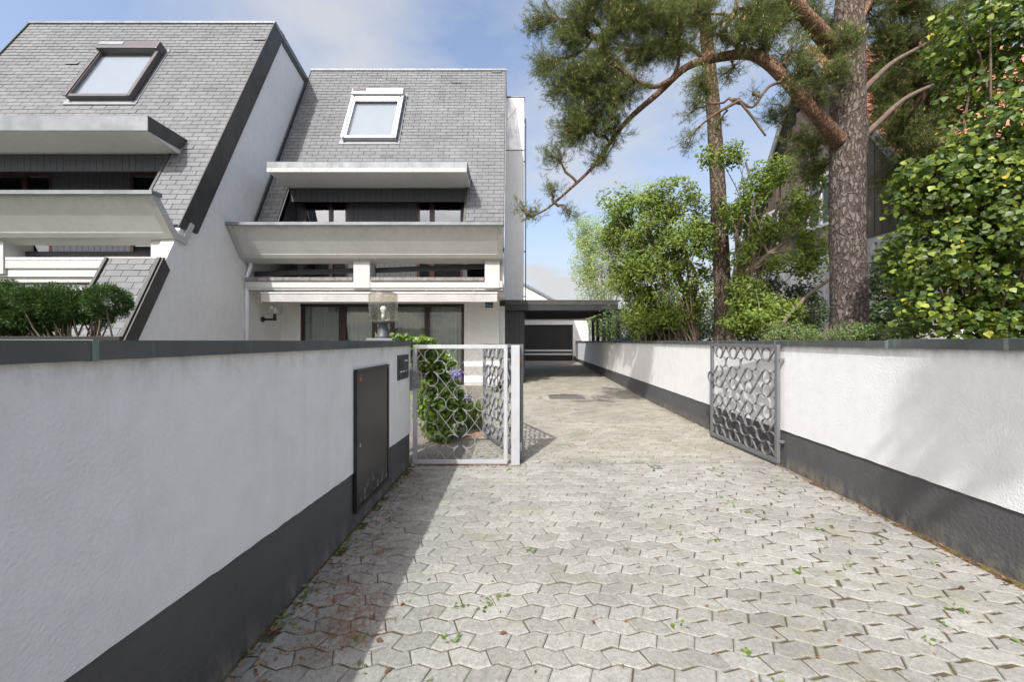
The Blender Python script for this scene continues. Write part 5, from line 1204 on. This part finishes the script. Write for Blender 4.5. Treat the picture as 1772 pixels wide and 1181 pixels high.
for pts in ([(1262, 600, 8.2, 6), (1268, 530, 8.2, 6), (1290, 480, 8.1, 5.5), (1330, 440, 7.9, 5), (1380, 400, 7.8, 4), (1410, 350, 7.8, 3), (1430, 310, 7.8, 2)], [(1330, 590, 7.4, 5), (1370, 540, 7.4, 4.5), (1400, 510, 7.5, 4), (1440, 480, 7.6, 3)], [(1268, 540, 8.2, 4.5), (1280, 470, 8.2, 4), (1275, 400, 8.1, 3.4), (1300, 330, 8, 2.5), (1290, 280, 8, 1.8)], [(1300, 475, 8, 3.5), (1310, 420, 8, 3), (1345, 360, 7.9, 2.4), (1350, 310, 7.9, 1.6)]):
    wood('stem', pts, 0, M_stemg, t, 9, 0.06)
b2 = at_bed(1055, 27); b2.z = 0.4
bir = [pad(1022, 415, 27, 32, 42, 1.2), pad(1002, 400, 27, 20, 30, 0.9), pad(1010, 455, 27, 26, 40, 1.2), pad(1030, 500, 27, 34, 44, 1.2), pad(1025, 550, 27, 28, 30, 0.9), pad(1065, 385, 27, 34, 50, 1.2), pad(1110, 345, 27.5, 30, 36, 1.1, 0.8), pad(1150, 400, 27, 40, 60, 1.3, 0.6), pad(1055, 460, 27, 40, 60, 1.3), pad(1100, 440, 27, 50, 60, 1.3), pad(1035, 440, 26.5, 30, 60, 1.0, 1.2)]
bush('birch_tree', 'pale green young birch crown rising far behind the carport roof', 'tree', b2, bir, 36000, 0.115, M_lilac_l, M_stemg, LEAFQ, 0.3, 0.8, 1.1, 0.03, 2)
b3 = at_bed(1024, 22); b3.z = 0.4
bush('garden_shrub', 'yellow green shrub growing beside the garage at the end of the wall', 'shrub', b3, [pad(1024, 560, 22, 14, 22, 0.45), pad(1036, 560, 20, 14, 24, 0.4), pad(1056, 565, 17, 18, 24, 0.4)], 2400, 0.075, M_ivy_y, M_stemg, LEAFQ, 0.4, 0.8, group='shrubs behind the right wall')
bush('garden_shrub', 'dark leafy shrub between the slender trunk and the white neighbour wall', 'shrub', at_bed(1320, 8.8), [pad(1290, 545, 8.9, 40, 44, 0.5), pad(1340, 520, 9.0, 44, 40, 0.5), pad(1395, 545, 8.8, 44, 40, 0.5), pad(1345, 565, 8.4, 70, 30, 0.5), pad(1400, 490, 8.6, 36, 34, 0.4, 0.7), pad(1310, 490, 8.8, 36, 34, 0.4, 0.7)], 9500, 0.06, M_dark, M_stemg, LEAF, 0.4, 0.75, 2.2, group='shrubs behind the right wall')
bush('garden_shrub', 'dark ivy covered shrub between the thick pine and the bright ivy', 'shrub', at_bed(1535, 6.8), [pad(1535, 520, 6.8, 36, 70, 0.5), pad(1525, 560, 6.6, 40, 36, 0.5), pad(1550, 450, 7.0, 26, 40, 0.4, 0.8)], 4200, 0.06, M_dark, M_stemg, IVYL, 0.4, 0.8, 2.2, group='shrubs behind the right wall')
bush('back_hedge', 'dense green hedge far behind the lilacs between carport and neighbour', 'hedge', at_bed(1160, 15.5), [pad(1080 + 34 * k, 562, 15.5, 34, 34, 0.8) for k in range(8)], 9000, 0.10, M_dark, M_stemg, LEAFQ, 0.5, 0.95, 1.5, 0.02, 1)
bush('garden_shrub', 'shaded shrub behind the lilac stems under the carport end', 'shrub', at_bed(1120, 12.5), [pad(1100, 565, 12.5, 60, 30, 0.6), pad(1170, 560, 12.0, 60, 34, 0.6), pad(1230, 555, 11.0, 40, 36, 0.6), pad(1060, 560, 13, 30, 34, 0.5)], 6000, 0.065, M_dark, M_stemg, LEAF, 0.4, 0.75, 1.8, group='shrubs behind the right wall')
low = []
for px, D in [(1345, 6.2), (1385, 6.0), (1425, 5.4), (1465, 5.2), (1500, 5.2), (1540, 5.0), (1580, 4.6)]:
    low.append(pad(px, 578, D, 34, 20, 0.3, 0.8))
bush('low_shrub', 'low small leaved shrub spilling along the wall top below the thick pine', 'shrub', at_bed(1460, 5.4), low, 8500, 0.028, M_low, M_stemg, LEAFQ, 0.3, 0.7, 3.5, 0.006, 9, group='shrubs behind the right wall', up=1.2)

# ivy at the right edge: the largest leaves singly, the rest as foliage
iv = thing('ivy_bush', 'big glossy ivy bush filling the right edge above the wall', 'bush', at_bed(1690, 4.4))
ivp = [pad(1680, 440, 4.3, 118, 120, 0.75), pad(1640, 330, 4.35, 80, 70, 0.55), pad(1720, 250, 4.2, 75, 75, 0.6), pad(1760, 400, 4.1, 90, 140, 0.7), pad(1690, 540, 4.2, 120, 50, 0.55), pad(1600, 440, 4.4, 52, 70, 0.4, 0.8), pad(1610, 310, 4.5, 48, 40, 0.35, 0.8), pad(1735, 130, 4.4, 70, 75, 0.6), pad(1745, 20, 4.4, 95, 80, 0.7), pad(1690, 60, 4.6, 50, 60, 0.5, 0.7), pad(1770, 250, 4.0, 80, 100, 0.6), pad(1790, 540, 3.9, 70, 60, 0.45)]
P, d = in_pads(ivp, 14500, 0.66); P, d = clumpy(P, d, 3.4, 0.60)
rot = rand_rot(len(P), d * 0.7 + np.array([-0.35, -0.6, 0.5]), 0.8); sc = 0.060 * (0.4 + 0.95 * rng.random(len(P)) ** 0.8)
# largest in view: near the camera, facing it and not behind another clump
facing = d @ np.array([-0.45, -0.85, 0.2]); pxs = 886 + F * P[:, 0] / P[:, 1]
rank = np.where((facing > 0.25) & (pxs < 1765), sc / P[:, 1], 0); big = np.argsort(-rank)[:300]; mask = np.zeros(len(P), bool); mask[big] = True
ivm = mesh(IVYL[0], IVYL[1]); ivm.materials.append(M_ivy)
off = base_loc(iv)
for i in big:
    o = bpy.data.objects.new('leaf', ivm); C.objects.link(o); o.parent = iv
    m4 = Matrix([[*rot[i][0], 0], [*rot[i][1], 0], [*rot[i][2], 0], [0, 0, 0, 1]])
    o.matrix_basis = Matrix.Translation(Vector(P[i]) - off) @ m4 @ Matrix.Scale(sc[i], 4)
scatter('foliage', IVYL[0], IVYL[1], P[~mask], rot[~mask], sc[~mask], M_ivy, iv, 'stuff')
P2, d2 = in_pads([(p[0] + Vector((0.12, 0.2, -0.03)), tuple(q * 0.8 for q in p[1]), p[2]) for p in ivp], 8000, 0.3)
scatter('inner_foliage', IVYL[0], IVYL[1], P2, rand_rot(len(P2), d2 + np.array([0, 0, .5])), 0.065 * rng.uniform(0.7, 1.2, len(P2)), M_ivy, iv, 'stuff')
branchy('stems', [at_bed(1690, 4.4), at_bed(1740, 4.3)], ivp, M_twig, iv, 0.016, 2)

# ------------------------------------------------------------------ plants on the left
ib = Vector((-1.0, 5.7, 0.0))
gp = [pad(752, 690, 5.7, 36, 60, 0.30), pad(785, 690, 6.0, 18, 30, 0.2, 0.7), pad(755, 640, 5.6, 34, 36, 0.28), pad(735, 615, 5.5, 26, 30, 0.25), pad(780, 720, 5.9, 28, 36, 0.25), pad(715, 600, 5.3, 20, 12, 0.2, 0.6), pad(765, 745, 5.7, 30, 20, 0.2, 0.6)]
bush('climbing_shrub', 'bright green leafy climber behind the garden gate and wall end', 'shrub', ib, gp, 4200, 0.062, M_ivy_y, M_stemg, IVYL, 0.5, 0.75, 3.5, 0.012, 3)
rp = [pad(685, 585, 4.75, 12, 8, 0.08), pad(705, 588, 4.8, 14, 8, 0.08), pad(640, 588, 4.6, 6, 4, 0.05), pad(725, 588, 5.0, 14, 9, 0.1), pad(653, 577, 4.7, 4, 14, 0.05, .7), pad(742, 592, 5.2, 12, 8, .1)]
bush('ivy_runner', 'bright ivy shoots peeping over the wall cap around the lamp', 'shrub', Vector((-1.62, 4.75, 0.0)), rp, 330, 0.055, M_ivy_y, M_stemg, IVYL, 0.2, 0.9, 3, 0.005, 2)
ir = thing('violet_flowers', 'violet flowering perennial with strap leaves inside the garden gate', 'flower', (-0.72, 6.6, 0.0))
bl = []
for k in range(46):
    a = random.uniform(0, 6.28); x0, y0 = -0.70 + random.gauss(0, .12), 6.55 + random.gauss(0, .14); h = random.uniform(0.3, 0.7)
    bl.append(([Vector((x0, y0, 0)), Vector((x0 + .05 * math.cos(a), y0 + .05 * math.sin(a), h * .6)), Vector((x0 + .17 * math.cos(a), y0 + .17 * math.sin(a), h))], [0.010, 0.009, 0.002]))
o = tubes('leaves', bl, M_weed, ir, 3); o['kind'] = 'stuff'
fp = np.concatenate([np.array(list(U(px, py, D)))[None] + rng.normal(size=(26, 3)) * np.array([0.035, 0.035, 0.03]) for px, py, D in [(783, 645, 6.3), (792, 648, 6.4), (787, 656, 6.4), (795, 690, 6.3), (800, 684, 6.4), (805, 692, 6.4), (812, 690, 6.5), (798, 700, 6.3), (790, 680, 6.4)]])
scatter('petals', LEAFQ[0], LEAFQ[1], fp, rand_rot(len(fp)), 0.042 * rng.uniform(0.7, 1.3, len(fp)), M_violet, ir, 'stuff')
tubes('flower_stems', [([Vector((-0.75, 6.55, 0)), U(px, py, D) - Vector((0.02, 0, 0.15)), U(px, py, D)], [0.007, 0.006, 0.004]) for px, py, D in [(785, 650, 6.3), (792, 650, 6.4), (796, 690, 6.3), (806, 690, 6.4), (812, 690, 6.5)]], M_weed, ir, 5)
bush('border_plant', 'low green border plant at the terrace edge inside the gate', 'plant', Vector((-0.55, 7.2, 0)), [pad(822, 705, 7.2, 14, 12, 0.15), pad(808, 712, 7.1, 14, 12, 0.15)], 700, 0.05, M_low, M_stemg, LEAFQ, 0.2, 0.9, 4, 0.005, 3)
pl = thing('timber_offcut', 'short brown timber offcut lying on the terrace inside the gate', 'plank', (-0.58, 6.05, 0.006), 0.2)
box('plank', -0.16, 0.16, -0.05, 0.05, 0, 0.045, M_wood, pl, 0.004, True)

# clipped conifer behind the left wall
cf_ = thing('clipped_conifer', 'dark green cloud clipped conifer behind the left wall in front of the house', 'shrub', (-5.2, 4.9, 0))
cfp = [pad(4, 520, 4.7, 30, 30, 0.34), pad(42, 528, 4.7, 30, 30, 0.34), pad(82, 520, 4.65, 28, 24, 0.30), pad(118, 528, 4.7, 26, 26, 0.3), pad(140, 536, 4.7, 16, 18, 0.2), pad(187, 522, 4.75, 25, 28, 0.27), pad(168, 552, 4.8, 16, 14, 0.18, 0.7), pad(14, 560, 4.7, 40, 24, 0.33), pad(62, 550, 4.7, 34, 24, 0.3), pad(104, 548, 4.75, 24, 16, 0.22, 0.8), pad(-45, 525, 4.7, 36, 36, 0.36)]
SPRAY = ([(0, 0, 0), (0.35, 0.16, 0.03), (0.8, 0.12, 0.02), (1, 0.02, 0), (0.75, -0.10, 0.02), (0.35, -0.16, 0.03)], [(0, 1, 2, 3), (0, 3, 4, 5)])
P, d = in_pads(cfp, 110000, 0.5)
P += d * np.array([mnoise.noise(Vector(p) * 6) + 0.6 * mnoise.noise(Vector(p) * 15) for p in P])[:, None] * 0.07
ax = d + rng.normal(size=d.shape) * 0.45 + np.array([0, 0, 0.3])
scatter('crown', SPRAY[0], SPRAY[1], P, frames_from_axis(ax), 0.026 * rng.uniform(0.6, 1.4, len(P)), M_conifer, cf_)
branchy('stems', [Vector((-5.1, 4.85, 0.2)), Vector((-5.4, 4.85, 0.2)), Vector((-4.9, 4.9, 0.3))], cfp, M_stemg, cf_, 0.014, 5)
pe = thing('planter_edge', 'black metal planter edge below the clipped conifer', 'planter', (-5.0, 4.3, 0))
box('front_panel', -7.5, -4.22, 4.28, 4.32, 0, 1.50, M_blackm, pe, 0.004); box('end_panel', -4.26, -4.22, 4.325, 5.4, 0, 1.38, M_blackm, pe, 0.004)

# ------------------------------------------------------------------ weeds, litter and cones on the paving
wp = []; wsz = []
for k in range(60):
    y = random.uniform(1.2, 4.6); wp += [(xl(y) + abs(random.gauss(0.03, 0.035)), y + random.gauss(0, 0.03), 0.006) for _ in range(random.randint(2, 9))]
for k in range(46):
    x, y = random.uniform(-0.9, 2.8), 1.5 + 3.2 * random.random() ** 1.3; r = random.randint(4, 12); wp += [(x + random.gauss(0, .022), y + random.gauss(0, .018), 0.006) for _ in range(r)]
for k in range(60):
    x, y = random.uniform(0.2, 3.0), random.uniform(4.9, 11); wp += [(x + random.gauss(0, .04), y + random.gauss(0, .03), zg(y) + 0.006) for _ in range(6)]
wp = np.array(wp); wr = rand_rot(len(wp), np.array([0, 0, 1.2]), 0.6)
o = scatter('weeds', LEAFQ[0], LEAFQ[1], wp + np.array([0, 0, 0.008]), wr, 0.030 * rng.uniform(0.4, 1.3, len(wp)), M_weed); tag(o, 'small green weeds growing in the paving joints', 'weeds', kind='stuff')
lpz = []
for k in range(1500):
    y = random.uniform(1.3, 9.5); lpz.append((xr(y) - abs(random.gauss(0.0, 0.05)) - 0.02, y, zg(y) + 0.008))
for k in range(700):
    y = random.uniform(1.2, 4.6); lpz.append((xl(y) + abs(random.gauss(0.10, 0.09)), y, 0.011))
for k in range(420):
    y = random.uniform(1.5, 10); lpz.append((random.uniform(-0.8, xr(y)), y, zg(y) + 0.013))
for k in range(300): lpz.append((random.uniform(-1.1, 0.1), YG - abs(random.gauss(0.03, .03)), 0.012))
lpz = np.array(lpz); o = scatter('leaf_litter', LEAFQ[0], LEAFQ[1], lpz, rand_rot(len(lpz), np.array([0, 0, 3.0]), 0.5), 0.022 * rng.uniform(0.5, 1.5, len(lpz)), M_litter); tag(o, 'dry brown leaf litter gathered along the foot of the walls', 'litter', kind='stuff')
nd = []
for cx, cy in [(-0.95, 2.3), (-0.9, 2.75), (-0.95, 3.2), (-0.9, 3.7), (-1.0, 4.2), (-0.85, 1.95), (-0.8, 2.1)]:
    for k in range(260): nd.append((cx + random.gauss(0, .09), cy + random.gauss(0, .12), 0.012 + random.random() * 0.004))
nd = np.array(nd); NDL = ([(0, 0.028, 0), (0, -0.028, 0), (1, 0, 0.0)], [(0, 1, 2)])
o = scatter('needle_litter', NDL[0], NDL[1], nd, rand_rot(len(nd), np.array([0, 0, 6.0]), 0.3), 0.055 * rng.uniform(0.6, 1.2, len(nd)), M_litter); tag(o, 'brown pine needles drifted on the shaded paving by the left wall', 'litter', kind='stuff')
M_cone = simple('pine_cone_brown', (0.16, 0.095, 0.06), 0.9, 0.3, 60)
def cone_arrays():
    V = []; Fc = []
    for i in range(9):
        z = i / 8; r = 0.42 * math.sin(math.pi * (0.12 + 0.83 * z)) ; 
        for k in range(7):
            a = 2 * math.pi * (k + 0.5 * (i % 2)) / 7; b = len(V); c, s_ = math.cos(a), math.sin(a)
            V += [(r * 0.5 * c - 0.12 * s_, r * 0.5 * s_ + 0.12 * c, z), (r * 0.5 * c + 0.12 * s_, r * 0.5 * s_ - 0.12 * c, z), (r * c + 0.10 * s_, r * s_ - 0.10 * c, z + 0.10), (r * c - 0.10 * s_, r * s_ + 0.10 * c, z + 0.10)]; Fc += [(b, b + 1, b + 2, b + 3)]
    return V, Fc
cv, cff = cone_arrays(); cmesh = mesh(cv, cff); cmesh.materials.append(M_cone)
where = {(-0.735, 2.05): 'in the shade of the left wall', (-0.62, 1.90): 'nearest the shadow edge on the left', (-0.55, 1.72): 'lowest in the picture on the left', (-0.06, 1.95): 'alone in the sun in the middle of the apron', (2.62, 2.32): 'beside the right wall foot in front', (2.72, 2.55): 'beside the right wall foot farther back'}
for (x, y), w in where.items():
    o = bpy.data.objects.new('pine_cone', cmesh); C.objects.link(o); o.location = (x, y, 0.016); o.scale = (0.026, 0.026, 0.032); o.rotation_euler = (math.radians(90), 0, random.uniform(0, 6.28)); tag(o, 'small brown pine cone lying ' + w, 'pine cone', 'fallen pine cones')

# ------------------------------------------------------------------ the other side of the street (behind the camera): casts shade, shows in the panes
bush('street_tree', 'leafy street tree on the pavement behind the viewer shading the right wall', 'tree', Vector((0.9, -4.6, 0)), [(Vector((1.05, -3.0, 7.0)), (0.5, 0.8, 0.8), 1), (Vector((0.75, -3.7, 8.0)), (0.7, 0.9, 0.9), 1), (Vector((1.4, -4.2, 6.6)), (0.8, 0.9, 0.8), 1)], 6000, 0.11, M_lilac, M_twig, LEAF, 0.3, 0.7, 1.2, 0.09, 3)
hg = thing('street_hedge', 'dark clipped hedge on the far side of the street', 'hedge', (0, -17.5, 0))
P, d = in_pads([((-12 + 3 * k, -17.5, 1.3), (2.0, 0.9, 1.5), 1) for k in range(9)], 9000, 0.8)
scatter('foliage', LEAFQ[0], LEAFQ[1], P, rand_rot(len(P), d), 0.16 * rng.uniform(0.7, 1.2, len(P)), M_dark, hg)
